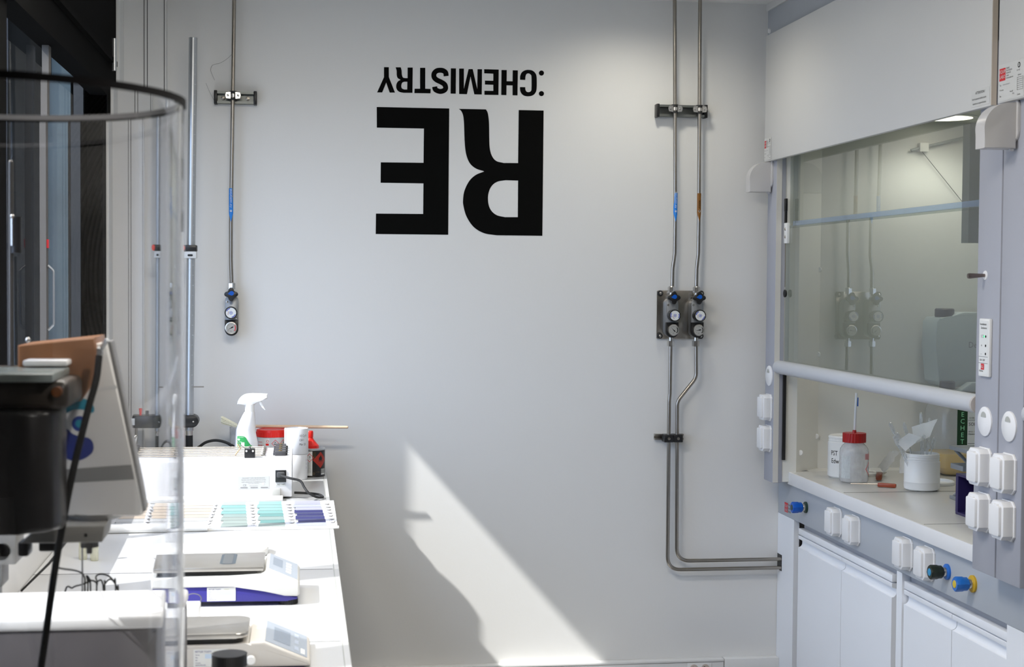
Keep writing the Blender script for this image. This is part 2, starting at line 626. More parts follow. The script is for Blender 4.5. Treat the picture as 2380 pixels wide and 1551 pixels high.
# skirting trunking along the back wall with its sockets
bb = MB()
bb.box(0.02, 1.70, 5.862, WY, 0, 0.112, 0.003)
bb.box(0.02, 1.70, 5.858, WY, 0.113, 0.124, 0.003)
bb.box(1.703, 1.93, 5.858, WY, 0, 0.124, 0.003)
bbo = struct(bb.build('baseboard_back', M_TRIMW))
pts = MB()
pts.box(1.548, 1.648, 5.8585, 5.862, 0.03, 0.1115, 0.001)
for xx in (1.575, 1.622):
    pts.m(1).lathe([(0.017, 0), (0.017, 0.003)], (xx, 5.8585, 0.088), (0, -1, 0), 20)
    pts.m(2).cyl((xx - 0.005, 5.8552, 0.092), (xx - 0.005, 5.8545, 0.092), 0.0045, n=10)
pts.build('socket_plate', [M_TRIMW, mat('socket_recess_beige', (0.52, 0.45, 0.40), 0.5), M_BLACK], bbo)
# ================================================================== WALL LETTERING
K = 460.0 / 1551.0


def lw(u, v):
    p = wallp(840 + u * K, 120 + v * K, WY - 0.0009)
    return (p.x, WY - 0.0009, p.z)


def stroke(path, w, n=8):
    P = smooth_path([(x, y, 0) for x, y in path], n)
    L, R_ = [], []
    for i, p in enumerate(P):
        t = (P[min(i + 1, len(P) - 1)] - P[max(i - 1, 0)]).normalized()
        nn = Vector((-t.y, t.x, 0)) * (w / 2)
        L.append((p.x + nn.x, p.y + nn.y))
        R_.append((p.x - nn.x, p.y - nn.y))
    return L + R_[::-1]


def cr(pts):
    return [(p.x, p.y) for p in smooth_path([(a, b, 0) for a, b in pts], 8)]


sign = thing('wall_lettering', 'large black upside-down lettering RE:CHEMISTRY stuck on the white back wall', 'lettering', (0.62, WY, 1.825))
circ = lambda x, y, r: [(x + r * math.cos(2 * PI * k / 24), y + r * math.sin(2 * PI * k / 24)) for k in range(24)]
GL = [
    [[(1233, 458), (1428, 462), (1418, 1444), (1060, 1440)] + cr([(1060, 1440), (960, 1423), (880, 1375), (825, 1295), (800, 1210), (797, 1160), (808, 1090), (845, 1015), (895, 968), (962, 940)])[1:]
     + cr([(962, 938), (895, 915), (848, 872), (820, 800), (809, 700), (804, 560), (797, 500), (782, 465), (764, 449)])[1:] + [(976, 453)]
     + cr([(976, 453), (991, 485), (1000, 560), (1002, 680), (1006, 760), (1024, 820), (1058, 858), (1115, 873)])[1:] + [(1228, 874)],
     [(1228, 1011), (1226, 1298), (1125, 1298)] + cr([(1125, 1298), (1060, 1282), (1015, 1243), (994, 1185), (995, 1115), (1020, 1055), (1065, 1020), (1130, 1008)])[1:]],
    [[(120, 434), (688, 446), (680, 1436), (112, 1430), (114, 1270), (484, 1273), (486, 1033), (151, 1028), (152, 868), (487, 872), (490, 603), (121, 596)]],
    [[(177, 122), (215, 122), (215, 200), (263, 321), (222, 321), (194, 243), (163, 320), (123, 320), (177, 200)]],
    [[(362, 125), (402, 125), (400, 323), (330, 323)] + cr([(330, 323), (295, 314), (275, 290), (274, 258), (287, 233), (306, 222)])[1:]
     + cr([(306, 220), (285, 207), (277, 185), (276, 150), (268, 123)])[1:] + cr([(308, 123), (315, 148), (317, 180), (326, 203), (345, 208)]) + [(362, 208)],
     [(360, 236), (359, 297), (335, 297)] + cr([(335, 297), (317, 287), (313, 266), (320, 244), (337, 236)])[1:]],
    [[(460, 127), (500, 127), (500, 291), (543, 293), (541, 327), (415, 325), (417, 291), (460, 291)]],
    [stroke([(664, 192), (660, 165), (641, 150), (615, 146), (588, 152), (570, 172), (570, 200), (590, 222), (625, 239), (652, 258), (660, 285), (648, 304), (618, 312), (588, 303), (577, 290), (574, 275)], 39)],
    [[(701, 131), (741, 132), (739, 330), (699, 329)]],
    [[(766, 133), (803, 133), (803, 292), (840, 137), (872, 137), (908, 295), (910, 138), (945, 138), (943, 336), (885, 335), (855, 195), (827, 334), (766, 332)]],
    [[(962, 138), (1076, 141), (1074, 340), (964, 338), (964, 307), (1034, 308), (1034, 260), (968, 258), (968, 227), (1034, 229), (1034, 173), (963, 170)]],
    [[(1098, 144), (1139, 145), (1138, 232), (1185, 233), (1186, 146), (1226, 147), (1223, 343), (1185, 342), (1185, 265), (1137, 264), (1136, 341), (1096, 340)]],
    [cr([(1243, 220), (1245, 190), (1258, 162), (1282, 147), (1310, 143), (1340, 149), (1362, 168), (1373, 200), (1373, 290), (1362, 325), (1340, 344), (1308, 350), (1278, 346), (1256, 330), (1245, 305), (1243, 278)])
     + cr([(1284, 279), (1286, 300), (1295, 314), (1310, 318), (1325, 312), (1333, 293), (1333, 200), (1326, 180), (1310, 171), (1294, 176), (1286, 195), (1284, 222)])],
]
for g in GL:
    MB().fill(g, lw, 0.0008, (0, 1, 0)).build('letter', M_INK, sign, smooth=0)
for v in (168, 329):
    MB().fill([circ(1411, v, 20)], lw, 0.0008, (0, 1, 0)).build('colon_dot', M_INK, sign, smooth=0)

# ================================================================== GAS PIPES AND REGULATORS


def sleeve(parent, x, y, z0, z1, r, m, words, ink, wsize):
    """coloured arrow sticker wrapped round the front of a vertical pipe"""
    mb = MB()
    n = 14
    R2 = r + 0.0006
    zp = z0 + 0.032
    for k in range(n):
        a, b = PI * k / n + PI, PI * (k + 1) / n + PI
        mb.quad((x + R2 * math.cos(a), y + R2 * math.sin(a), zp), (x + R2 * math.cos(b), y + R2 * math.sin(b), zp),
                (x + R2 * math.cos(b), y + R2 * math.sin(b), z1), (x + R2 * math.cos(a), y + R2 * math.sin(a), z1))
        fa, fb = abs(math.cos(a)), abs(math.cos(b))
        za, zb = z0 + (zp - z0) * fa, z0 + (zp - z0) * fb
        mb.quad((x + R2 * math.cos(a), y + R2 * math.sin(a), za), (x + R2 * math.cos(b), y + R2 * math.sin(b), zb),
                (x + R2 * math.cos(b), y + R2 * math.sin(b), zp), (x + R2 * math.cos(a), y + R2 * math.sin(a), zp))
    R3 = R2 + 0.0004
    wrap = lambda z: (lambda u, v: (x + R3 * math.sin(-v / R3), y - R3 * math.cos(v / R3), z + u))
    mb.m(1).text(words, wsize, (lambda u, v: (x + R3 * math.sin((0.003 - v) / R3), y - R3 * math.cos((0.003 - v) / R3), zp + 0.022 + u)))
    mb.m(2).fill([circ(0, 0, 0.0042)], lambda u, v: (x + R3 * math.sin(u / R3), y - R3 * math.cos(u / R3), zp + 0.010 + v))
    mb.m(1).fill([[(-0.002, 0.0022), (0.001, 0.0022), (0.002, -0.0022), (-0.001, -0.0022)]], lambda u, v: (x + (R3 + 0.0003) * math.sin(u / R3), y - (R3 + 0.0003) * math.cos(u / R3), zp + 0.010 + v))
    mb.m(2).quad((x + R3 * math.cos(PI * 1.08), y + R3 * math.sin(PI * 1.08), zp - 0.001), (x + R3 * math.cos(PI * 1.5), y + R3 * math.sin(PI * 1.5), zp - 0.001),
                 (x + R3 * math.cos(PI * 1.5), y + R3 * math.sin(PI * 1.5), zp + 0.001), (x + R3 * math.cos(PI * 1.08), y + R3 * math.sin(PI * 1.08), zp + 0.001))
    return mb.build('sticker', [m, ink, M_STICK], parent)


PY = 5.850
PR = 0.0075


def pipe(label, path, group, r=PR, rad=0.06):
    t = thing('gas_pipe', label, 'pipe', (path[0][0], path[0][1], path[0][2]), group)
    MB().tube(rounded(path, rad, 8), r, 14).build('tubing', M_STEEL, t)
    return t


GRP = 'steel gas pipes on the back wall'
p1 = pipe('single steel gas pipe on the left of the wall, coming down to the lone regulator',
          [(-0.2522, PY, CEIL), (-0.2640, PY, 1.86), (-0.2640, PY, 1.72), (-0.2600, PY, 1.60)], GRP)
sleeve(p1, -0.2638, PY, 1.862, 1.990, PR, M_LBLUE, 'Air comprimé', M_STICK, 0.0125)
p2 = pipe('left upper steel pipe with blue arrow sticker, above the double regulator plate',
          [(1.4610, PY, CEIL), (1.4735, PY, 1.90), (1.4735, PY, 1.76), (1.4655, PY, 1.70), (1.4645, PY, 1.60)], GRP)
sleeve(p2, 1.4735, PY, 1.885, 2.000, PR, M_LBLUE, 'Air comprimé', M_STICK, 0.0115)
p3 = pipe('right upper steel pipe with brown arrow sticker, above the double regulator plate',
          [(1.5640, PY, CEIL), (1.5700, PY, 1.90), (1.5695, PY, 1.76), (1.5635, PY, 1.70), (1.5630, PY, 1.60)], GRP)
sleeve(p3, 1.5699, PY, 1.887, 2.000, PR, M_BROWNST, 'Azote', M_INK, 0.0125)
pipe('left lower steel pipe, straight down then turning right into the hood cabinet at the bottom',
     [(1.4610, PY, 1.42), (1.4600, PY, 1.20), (1.4575, PY, 1.17), (1.4585, PY, 0.493), (1.9285, PY, 0.493)], GRP, rad=0.055)
pipe('right lower steel pipe with a sideways jog, turning right above the other pipe',
     [(1.5640, PY, 1.42), (1.5670, PY, 1.265), (1.4905, PY, 1.170), (1.4960, PY, 0.528), (1.9285, PY, 0.528)], GRP, rad=0.055)


def rail(label, x0, x1, zc, h, clamps, group):
    t = thing('pipe_clamp_rail', label, 'pipe clamp', ((x0 + x1) / 2, WY, zc), group)
    d = 0.036
    MB().prism([(WY, zc - h / 2), (WY - d, zc - h / 2), (WY - d, zc - h / 2 + 0.009), (WY - 0.008, zc - h / 2 + 0.009), (WY - 0.008, zc + h / 2 - 0.009),
                (WY - d, zc + h / 2 - 0.009), (WY - d, zc + h / 2), (WY, zc + h / 2)], 'x', x0, x1).build('rail', [mat('rail_steel_dull', (0.20, 0.21, 0.20), 0.4, 0.8)], t)
    for x in (x0, x1):
        MB().box(x - 0.006, x + 0.006, WY - d - 0.004, WY, zc - h / 2 - 0.003, zc + h / 2 + 0.003, 0.002).build('end_cap', M_BLACK, t)
    for x in clamps:
        c = MB()
        yf = PY - 0.012
        for s in (-1, 1):
            c.prism([(x + s * 0.009, zc + 0.005 - 0.013), (x + s * 0.026, zc + 0.005 - 0.011), (x + s * 0.029, zc + 0.005), (x + s * 0.026, zc + 0.005 + 0.011), (x + s * 0.009, zc + 0.005 + 0.013)], 'y', yf, yf + 0.004)
            c.lathe([(0.0045, 0), (0.004, 0.003), (0, 0.004)], (x + s * 0.019, yf, zc + 0.005), (0, -1, 0), 12)
        c.lathe([(PR + 0.004, -0.006), (PR + 0.004, 0.006)], (x, PY, zc + 0.005), (0, 0, 1), 20)
        cl = c.build('clamp', M_NICKEL, t)
        g = MB()
        for z in (zc - 0.008, zc + 0.018):
            g.lathe([(PR + 0.006, -0.004), (PR + 0.006, 0.004)], (x, PY, z), (0, 0, 1), 20)
        g.build('grommet', M_RUBBER, cl)
    return t


RG = 'channel rails clamping the gas pipes'
lr = rail('channel rail with one clamp holding the single left pipe near the top', -0.323, -0.174, 2.337, 0.046, [-0.2565], RG)
for x in (-0.296, -0.203):
    MB().lathe([(0.008, 0), (0.008, 0.004), (0.003, 0.005)], (x, WY - 0.008, 2.337), (0, -1, 0), 12).build('screw', M_STEEL, lr)
rail('channel rail with two clamps holding the upper pipe pair on the right', 1.402, 1.598, 2.327, 0.046, [1.4665, 1.5665], RG)
t = thing('pipe_clamp_rail', 'small black double pipe clamp on the lower pipe pair', 'pipe clamp', (1.475, WY, 1.024), RG)
MB().prism([(WY, 1.013), (WY - 0.022, 1.013), (WY - 0.022, 1.019), (WY - 0.006, 1.019), (WY - 0.006, 1.029), (WY - 0.022, 1.029), (WY - 0.022, 1.036), (WY, 1.036)], 'x', 1.408, 1.526).build('rail', M_STEEL, t)
for x in (1.4545, 1.4925):
    MB().box(x - 0.019, x + 0.019, PY - 0.018, WY - 0.02, 1.007, 1.038, 0.003).build('clamp', M_BLACK, t)
    MB().lathe([(0.006, 0), (0.005, 0.002), (0, 0.003)], (x, PY - 0.018, 1.022), (0, -1, 0), 14).build('screw', M_STEEL, t)


def regulator(label, x, z, group, y_wall, depth, needle, dial_rot, red=False, tail=False):
    """z is the gauge centre; body up the wall with hex nut, star knob, dial knob and gauge"""
    t = thing('pressure_regulator', label, 'pressure regulator', (x, y_wall, z), group)
    yf = y_wall - depth
    w = 0.0245
    MB().prism(rrect(x - w, x + w, z - 0.028, z + 0.125, 0.022, 6), 'y', yf, y_wall - 0.002, 0.002).build('body', M_REGB, t)
    # fitting
    f = MB()
    f.lathe([(0.011, 0), (0.011, 0.018), (0.008, 0.022), (0.008, 0.03)], (x, PY, z + 0.118), (0, 0, 1), 18)
    f.lathe([(0.0145, 0), (0.0145, 0.022)], (x, PY, z + 0.148), (0, 0, 1), 6)
    f.lathe([(0.0125, 0), (0.0095, 0.004)], (x, PY, z + 0.170), (0, 0, 1), 18)
    f.build('nut', M_NICKEL, t, smooth=25)
    if tail:
        f = MB()
        f.lathe([(0.009, 0), (0.009, 0.02)], (x, PY, z - 0.045), (0, 0, 1), 18)
        f.lathe([(0.0145, 0), (0.0145, 0.022)], (x - 0.001, PY, z - 0.066), (0, 0, 1), 6)
        f.build('outlet_nut', M_NICKEL, t, smooth=25)
    # star knob
    yk = yf - 0.032
    zk = z + 0.128
    star = []
    for k in range(64):
        a = 2 * PI * k / 64
        rr_ = 0.0155 + 0.0105 * (0.5 + 0.5 * math.cos(4 * a)) ** 0.7
        star.append((x + math.sin(a) * rr_, zk + math.cos(a) * rr_))
    kb = MB()
    kb.prism(star, 'y', yk, yk + 0.016, 0.002)
    kb.cyl((x, yk + 0.014, zk), (x, y_wall - 0.02, zk), 0.0095)
    kn = kb.build('valve_knob', M_BLACK, t)
    dp = [(0.0085 * math.cos(math.radians(a)), 0.0085 * math.sin(math.radians(a))) for a in range(-120, 121, 12)]
    dp = [(u, v) for u, v in dp] + [(-0.015, 0)]
    ca, sa = math.cos(math.radians(10)), math.sin(math.radians(10))
    MB().fill([dp], lambda u, v: (x + u * ca - v * sa + 0.002, yk - 0.0006, zk + 0.004 + u * sa + v * ca)).build('pointer', M_BLUEP, kn)
    MB().lathe([(0.0042, 0), (0.004, 0.002), (0, 0.0025)], (x - 0.017, yf, z + 0.099), (0, -1, 0), 12).build('screw', M_NICKEL, t)
    MB().lathe([(0.0042, 0), (0.004, 0.002), (0, 0.0025)], (x + 0.019, yf, z + 0.037), (0, -1, 0), 12).build('screw', M_NICKEL, t)
    # dial knob
    zd = z + 0.058
    yd = yf - 0.045
    sc = [(x + math.sin(2 * PI * k / 48) * (0.0232 + 0.0008 * math.cos(12 * 2 * PI * k / 48)), zd + math.cos(2 * PI * k / 48) * (0.0232 + 0.0008 * math.cos(12 * 2 * PI * k / 48))) for k in range(48)]
    dk = MB().prism(sc, 'y', yd, yd + 0.02, 0.0015).cyl((x, yd + 0.02, zd), (x, yf + 0.002, zd), 0.0215, n=28).build('dial_knob', M_BLACK, t)
    df = MB()
    y1 = yd - 0.0005
    df.fill([circ(0, 0, 0.0195)], lambda u, v: (x + u, y1, zd + v))
    y2 = y1 - 0.0003
    rot = math.radians(dial_rot)

    def dfn(u, v):
        return (x + u * math.cos(rot) - v * math.sin(rot), y2, zd + u * math.sin(rot) + v * math.cos(rot))
    df.m(1)
    for a0 in (100, 280):
        df.fill([arc(0, 0, 0.0185, a0, a0 + 60, 10) + arc(0, 0, 0.0155, a0 + 60, a0, 10)], dfn)
    df.fill([circ(0, 0, 0.0062), circ(0, 0, 0.0048)], dfn)
    df.fill([circ(0, 0, 0.0022)], dfn)
    df.fill([[(0.0035, 0.0035), (0.0072, 0.0005), (0.0066, -0.0012)]], dfn)
    df.m(2).fill([[(-0.0118, -0.0075), (-0.0104, -0.0080), (-0.0082, 0.0062), (-0.0096, 0.0066)]], dfn)
    for k in range(10):
        a = 2 * PI * k / 10 + 0.2
        df.fill([circ(0.0172 * math.cos(a), 0.0172 * math.sin(a), 0.0005)], dfn)
    df.build('dial_face', [M_STICK, mat('dial_blue', (0.01, 0.035, 0.42), 0.5), mat('dial_brown_print', (0.35, 0.12, 0.10), 0.6)], dk, smooth=0)
    # gauge shoe and gauge
    sh = [(x - 0.0252, z + 0.030), (x - 0.0252, z - 0.006)] + arc(x, z - 0.006, 0.0252, 180, 360, 14) + [(x + 0.0252, z + 0.030)]
    MB().prism(sh, 'y', yf - 0.006, yf + 0.012, 0.001).build('gauge_shoe', M_BLACK, t)
    yg = yf - 0.026
    g = MB()
    g.lathe([(0.0215, 0), (0.0215, 0.017), (0.0228, 0.019), (0.0228, 0.023), (0.0200, 0.0235), (0.0195, 0.021)], (x, yf - 0.003, z), (0, -1, 0), 32)
    gb = g.build('gauge', M_NICKEL, t)
    gf = MB()
    yq = yg - 0.0003
    gf.fill([circ(0, 0, 0.0198)], lambda u, v: (x + u, yq, z + v))
    yq2 = yq - 0.0003
    gf.m(1)
    for k in range(19):
        a = math.radians(225 - 270 * k / 18)
        r0 = 0.0128 if k % 3 == 0 else 0.0142
        ca, sa = math.cos(a), math.sin(a)
        ww = 0.00045
        gf.quad((x + ca * r0 - sa * ww, yq2, z + sa * r0 + ca * ww), (x + ca * r0 + sa * ww, yq2, z + sa * r0 - ca * ww),
                (x + ca * 0.0158 + sa * ww, yq2, z + sa * 0.0158 - ca * ww), (x + ca * 0.0158 - sa * ww, yq2, z + sa * 0.0158 + ca * ww))
    gf.text('bar', 0.005, lambda u, v: (x + u - 0.004, yq2, z - 0.0135 + v))
    gf.m(2).fill([arc(0, 0, 0.0178, -42, 38, 10) + arc(0, 0, 0.0148, 38, -42, 10)], lambda u, v: (x + u, yq2 - 0.0001, z + v))
    na = math.radians(needle)
    ca, sa = math.cos(na), math.sin(na)
    nd = [(0.0150, 0), (0.001, 0.0011), (-0.003, 0.0022), (-0.0095, 0.0014), (-0.0095, -0.0014), (-0.003, -0.0022), (0.001, -0.0011)]
    gf.m(1).fill([nd], lambda u, v: (x + u * ca - v * sa, yq2 - 0.0004, z + u * sa + v * ca))
    gf.build('gauge_face', [mat('gauge_paper', (0.42, 0.41, 0.38), 0.5), M_INK, M_RED if red else M_INK], gb, smooth=0)
    return t


RGR = 'pressure regulators on the gas pipes'
regulator('single pressure regulator alone on the left of the wall, blue knob above a round gauge', -0.2615, 1.4585, RGR, WY, 0.055, 210, 0, red=True)
t = thing('mounting_plate', 'brushed steel plate on the wall carrying two pressure regulators', 'plate', (1.505, WY, 1.42))
pl = MB().prism(rrect(1.412, 1.602, 1.418, 1.612, 0.004, 3), 'y', WY - 0.012, WY - 0.006, 0.0008).build('plate', M_STEELP, t)
for x, z in ((1.424, 1.601), (1.424, 1.430), (1.592, 1.430), (1.592, 1.601)):
    b = MB().lathe([(0.0115, -0.008), (0.0115, 0.007), (0.009, 0.010)], (x, WY - 0.012, z), (0, -1, 0), 20).build('rubber_bush', M_RUBBER, t)
    MB().lathe([(0.006, 0.0), (0.0055, 0.005), (0.0, 0.0065)], (x, WY - 0.0205, z), (0, -1, 0), 14).build('screw', M_NICKEL, b)
regulator('left pressure regulator on the steel mounting plate', 1.4615, 1.4560, RGR, WY - 0.012, 0.055, 135, 45, tail=True)
regulator('right pressure regulator on the steel mounting plate', 1.5640, 1.4560, RGR, WY - 0.012, 0.055, 190, 12, tail=True)

# thread of cobweb hanging between the left pipe and its rail
pts = [wallp(440 + a * 0.29674, 100 + b * 0.29674, WY - 0.012) for a, b in ((338, 83), (300, 120), (245, 155), (182, 174), (167, 212), (180, 250), (198, 290))]
pts2 = [wallp(440 + a * 0.29674, 100 + b * 0.29674, WY - 0.012) for a, b in ((130, 315), (160, 385), (205, 470))]
cw = MB().tube(smooth_path(pts, 6), 0.0005, 5).tube(smooth_path(pts2, 6), 0.0004, 5)
tag(cw.build('cobweb_thread', M_RUBBER), 'thin dark cobweb thread dangling beside the left pipe rail', 'cobweb')

# ================================================================== FUME HOODS
XP = 1.84
hood = thing('fume_hood', 'large white fume hood with raised glass sash along the right wall', 'fume hood', (1.9, 5.78, 0))


def strip_seam(parent, y, x, z0, z1):
    MB().box(x - 0.0008, x + 0.001, y - 0.0015, y + 0.0015, z0, z1).build('joint_strip', M_HOODE, parent)


MB().box(XP, 1.880, 5.700, 5.812, 0.858, 2.30, 0.004).build('post', M_HOODG, hood)
MB().box(1.8405, 1.862, 5.6985, 5.700, 0.860, 2.30).build('jamb', mat('jamb_cream', (0.62, 0.60, 0.56), 0.45), hood)
MB().box(XP, 1.905, 3.785, 3.922, 0.862, 2.30, 0.004).build('post', M_HOODG, hood)
MB().box(1.82, 1.838, 3.819, 5.798, 2.124, 2.622, 0.0025).build('cover_panel', [M_HOODW], hood)
MB().box(1.8215, 1.8365, 3.8178, 3.8192, 2.126, 2.620).build('panel_edge', M_HOODE, hood)
MB().box(1.86, 1.90, 3.785, WY, 2.30, 2.7365).build('fascia', mat('fascia_grey', (0.40, 0.42, 0.45), 0.5), hood)
MB().box(1.852, 1.90, 3.785, WY, 2.7365, CEIL).build('top_closure', M_HOODW, hood)
MB().lathe([(0.011, 0), (0.009, 0.006), (0, 0.008)], (1.86, 5.875, 2.656), (-1, 0, 0), 16).build('screw_cap', M_WHITEP, hood)
# liner: side wall, chamfered corner, back, top
MB().box(2.064, 2.86, 5.815, 5.83, 0.90, 2.34).build('side_liner', M_LINER, hood)
MB().prism([(1.937, 5.703), (2.064, 5.815), (2.064, 5.83), (1.925, 5.712)], 'z', 0.90, 2.34).build('corner_liner', M_LINER, hood)
MB().prism([(1.866, 5.704), (1.937, 5.703), (1.925, 5.716), (1.866, 5.716)], 'z', 0.862, 2.34).build('corner_liner', M_LINER, hood)
MB().box(2.86, 2.88, 3.785, 5.83, 0.90, 2.34).build('back_liner', M_LINER, hood)
MB().box(1.90, 2.88, 3.785, 5.83, 2.30, 2.34).build('top_liner', M_LINER, hood)
MB().box(1.94, 2.88, 3.785, 3.82, 0.90, 2.34).build('side_liner', M_LINER, hood)
for x, y, z in ((1.96, 5.72, 0.975), (2.055, 5.806, 1.03), (2.058, 5.808, 1.36), (2.058, 5.808, 1.70)):
    MB().lathe([(0.011, 0), (0.009, 0.004), (0, 0.005)], (x, y, z), (-0.66, -0.75, 0), 16).build('screw_cap', M_WHITEP, hood)
MB().box(2.44, 2.56, 5.28, 5.34, 1.80, 2.24).build('baffle', M_LINERD, hood)
MB().tube([(2.43, 5.80, 2.183), (2.72, 5.80, 2.255)], 0.006, 8).build('baffle_rod', M_LINERD, hood)
MB().box(2.462, 2.50, 5.785, 5.815, 2.178, 2.214, 0.003).build('rod_block', M_LINER, hood)
MB().tube([(2.478, 5.80, 2.178), (2.70, 5.80, 1.925)], 0.0012, 6).build('stay_wire', M_RUBBER, hood)
lamp_c = at(2190, 278, 2, 2.297)
lm = MB().lathe([(0.115, 0), (0.115, 0.004), (0.10, 0.006)], (2.50, 5.62, 2.30), (0, 0, -1), 32).build('lamp', M_WHITEP, hood)
MB().lathe([(0.098, 0), (0.0, 0.001)], (2.50, 5.62, 2.2935), (0, 0, -1), 32).build('lamp_lens', mat('hood_lamp_glow', (0.9, 0.85, 0.75), 0.5, emit=(1.0, 0.90, 0.74), estr=3.0), lm)
hl = bpy.data.lights.new('hood_lamp_light', 'SPOT')
hl.energy, hl.spot_size, hl.spot_blend, hl.shadow_soft_size, hl.color = 9.0, math.radians(165), 0.6, 0.09, (1.0, 0.95, 0.86)
hlo = bpy.data.objects.new('hood_lamp_light', hl)
C.objects.link(hlo)
hlo.location = (2.50, 5.55, 2.27)
# sash
sash = MB().quad((1.88, 3.93, 1.335), (1.88, 5.698, 1.335), (1.88, 5.698, 1.868), (1.88, 3.93, 1.868))
sash.quad((1.895, 3.93, 1.86), (1.895, 5.698, 1.86), (1.895, 5.698, 2.295), (1.895, 3.93, 2.295))
sash.build('sash_glass', M_SASH, hood, smooth=0)
MB().box(1.875, 1.887, 3.93, 5.60, 1.866, 1.8835).build('glass_edge', thin_glass('sash_edge_blue', (0.74, 0.82, 0.92), 1.0, 0.1, haze=0.10, hazecol=(0.45, 0.55, 0.70)), hood)
gh = MB().box(1.868, 1.882, 5.655, 5.69, 1.80, 1.88, 0.003).build('glass_holder', M_WHITEP, hood)
for z in (1.825, 1.855):
    MB().lathe([(0.006, 0), (0.005, 0.002)], (1.868, 5.67, z), (-1, 0, 0), 14).build('screw', M_STEEL, gh)
cb = MB().box(1.868, 1.878, 5.672, 5.69, 1.925, 1.975, 0.002).box(1.869, 1.877, 5.674, 5.686, 1.88, 1.93)
cb.build('cable_bracket', [M_BLACK], hood)
MB().tube([(1.872, 5.68, 1.95), (1.872, 5.676, 1.63)], 0.0016, 6).build('sash_cable', M_STEEL, hood)
MB().lathe([(0.013, 0), (0.015, 0.003), (0.015, 0.007), (0.006, 0.010)], (1.874, 5.668, 1.605), (-1, 0, 0), 18).build('pulley', M_RUBBER, hood)
bp = [(1.878, 1.288), (1.878, 1.340), (1.868, 1.341)] + arc(1.860, 1.3155, 0.026, 80, 280, 10) + [(1.868, 1.288)]
MB().prism(bp, 'y', 3.935, 5.70, 0.0).build('sash_handle', M_BAR, hood, smooth=50)
MB().prism([(a - 0.004, b) for a, b in bp], 'y', 3.926, 3.936).build('handle_end_cap', mat('handle_cap_beige', (0.5, 0.46, 0.43), 0.5), hood)
MB().box(1.876, 1.888, 5.690, 5.699, 0.95, 1.29).build('sash_track', M_BLACK, hood)
MB().box(1.868, 1.906, 5.704, 5.74, 0.862, 0.90, 0.002).build('corner_block', M_HOODW, hood)


def socket(parent, y, z, x, w=0.041, h=0.053):
    s = MB().prism(oct_pts(y, z, w, h, 0.014), 'x', x - 0.006, x, 0.0012).build('socket', M_SOCKET, parent)
    MB().prism(oct_pts(y, z + 0.001, w - 0.004, h - 0.003, 0.012), 'x', x - 0.034, x - 0.005, 0.003).build('socket_rim', M_SOCKET, s)
    f = MB()
    f.prism(rrect(y - w + 0.013, y + w - 0.013, z - h + 0.014, z + h - 0.012, 0.006, 3), 'x', x - 0.042, x - 0.033, 0.002)
    f.box(x - 0.0405, x - 0.034, y - 0.012, y + 0.012, z + h - 0.016, z + h - 0.009, 0.001)
    f.build('flap', M_SOCKET, s)
    return s


for z in (1.153, 1.030):
    socket(hood, 5.752, z, XP)
    socket(hood, 3.850, z, XP)


def cover_disc(parent, y, z, x):
    d = MB().lathe([(0.040, 0), (0.040, 0.004), (0.037, 0.006), (0, 0.007)], (x, y, z), (-1, 0, 0), 36).build('cover_disc', M_SOCKET, parent)
    MB().fill([arc(0, 0, 0.015, 0, 180, 12)], lambda u, v: (x - 0.0075, y - u, z + 0.012 + v)).build('notch', mat('notch_shade', (0.45, 0.46, 0.43), 0.5), d, smooth=0)
    return d


dd = cover_disc(hood, 5.753, 1.278, XP)
cover_disc(hood, 3.853, 1.276, XP)


def elbow(parent, y, z, x):
    """rounded white cover that hangs off the post like a quarter pipe"""
    e = MB().prism(rrect(y - 0.036, y + 0.036, z - 0.045, z + 0.075, 0.028, 6), 'x', x - 0.008, x, 0.002).build('sensor_cover', M_ELBOW, parent)
    prof = [(x - 0.006, z - 0.062), (x - 0.094, z - 0.062)] + arc(x - 0.026, z - 0.012, 0.068, 180, 92, 18) + [(x - 0.006, z + 0.058)]
    MB().prism(prof, 'y', y - 0.027, y + 0.027, 0.004, 3).build('hood_shell', M_ELBOW, e, smooth=50)
    MB().box(x - 0.020, x - 0.010, y - 0.022, y - 0.012, z - 0.068, z - 0.060).build('clip', M_CABD, e)
    return e


elbow(hood, 5.775, 2.065, XP)


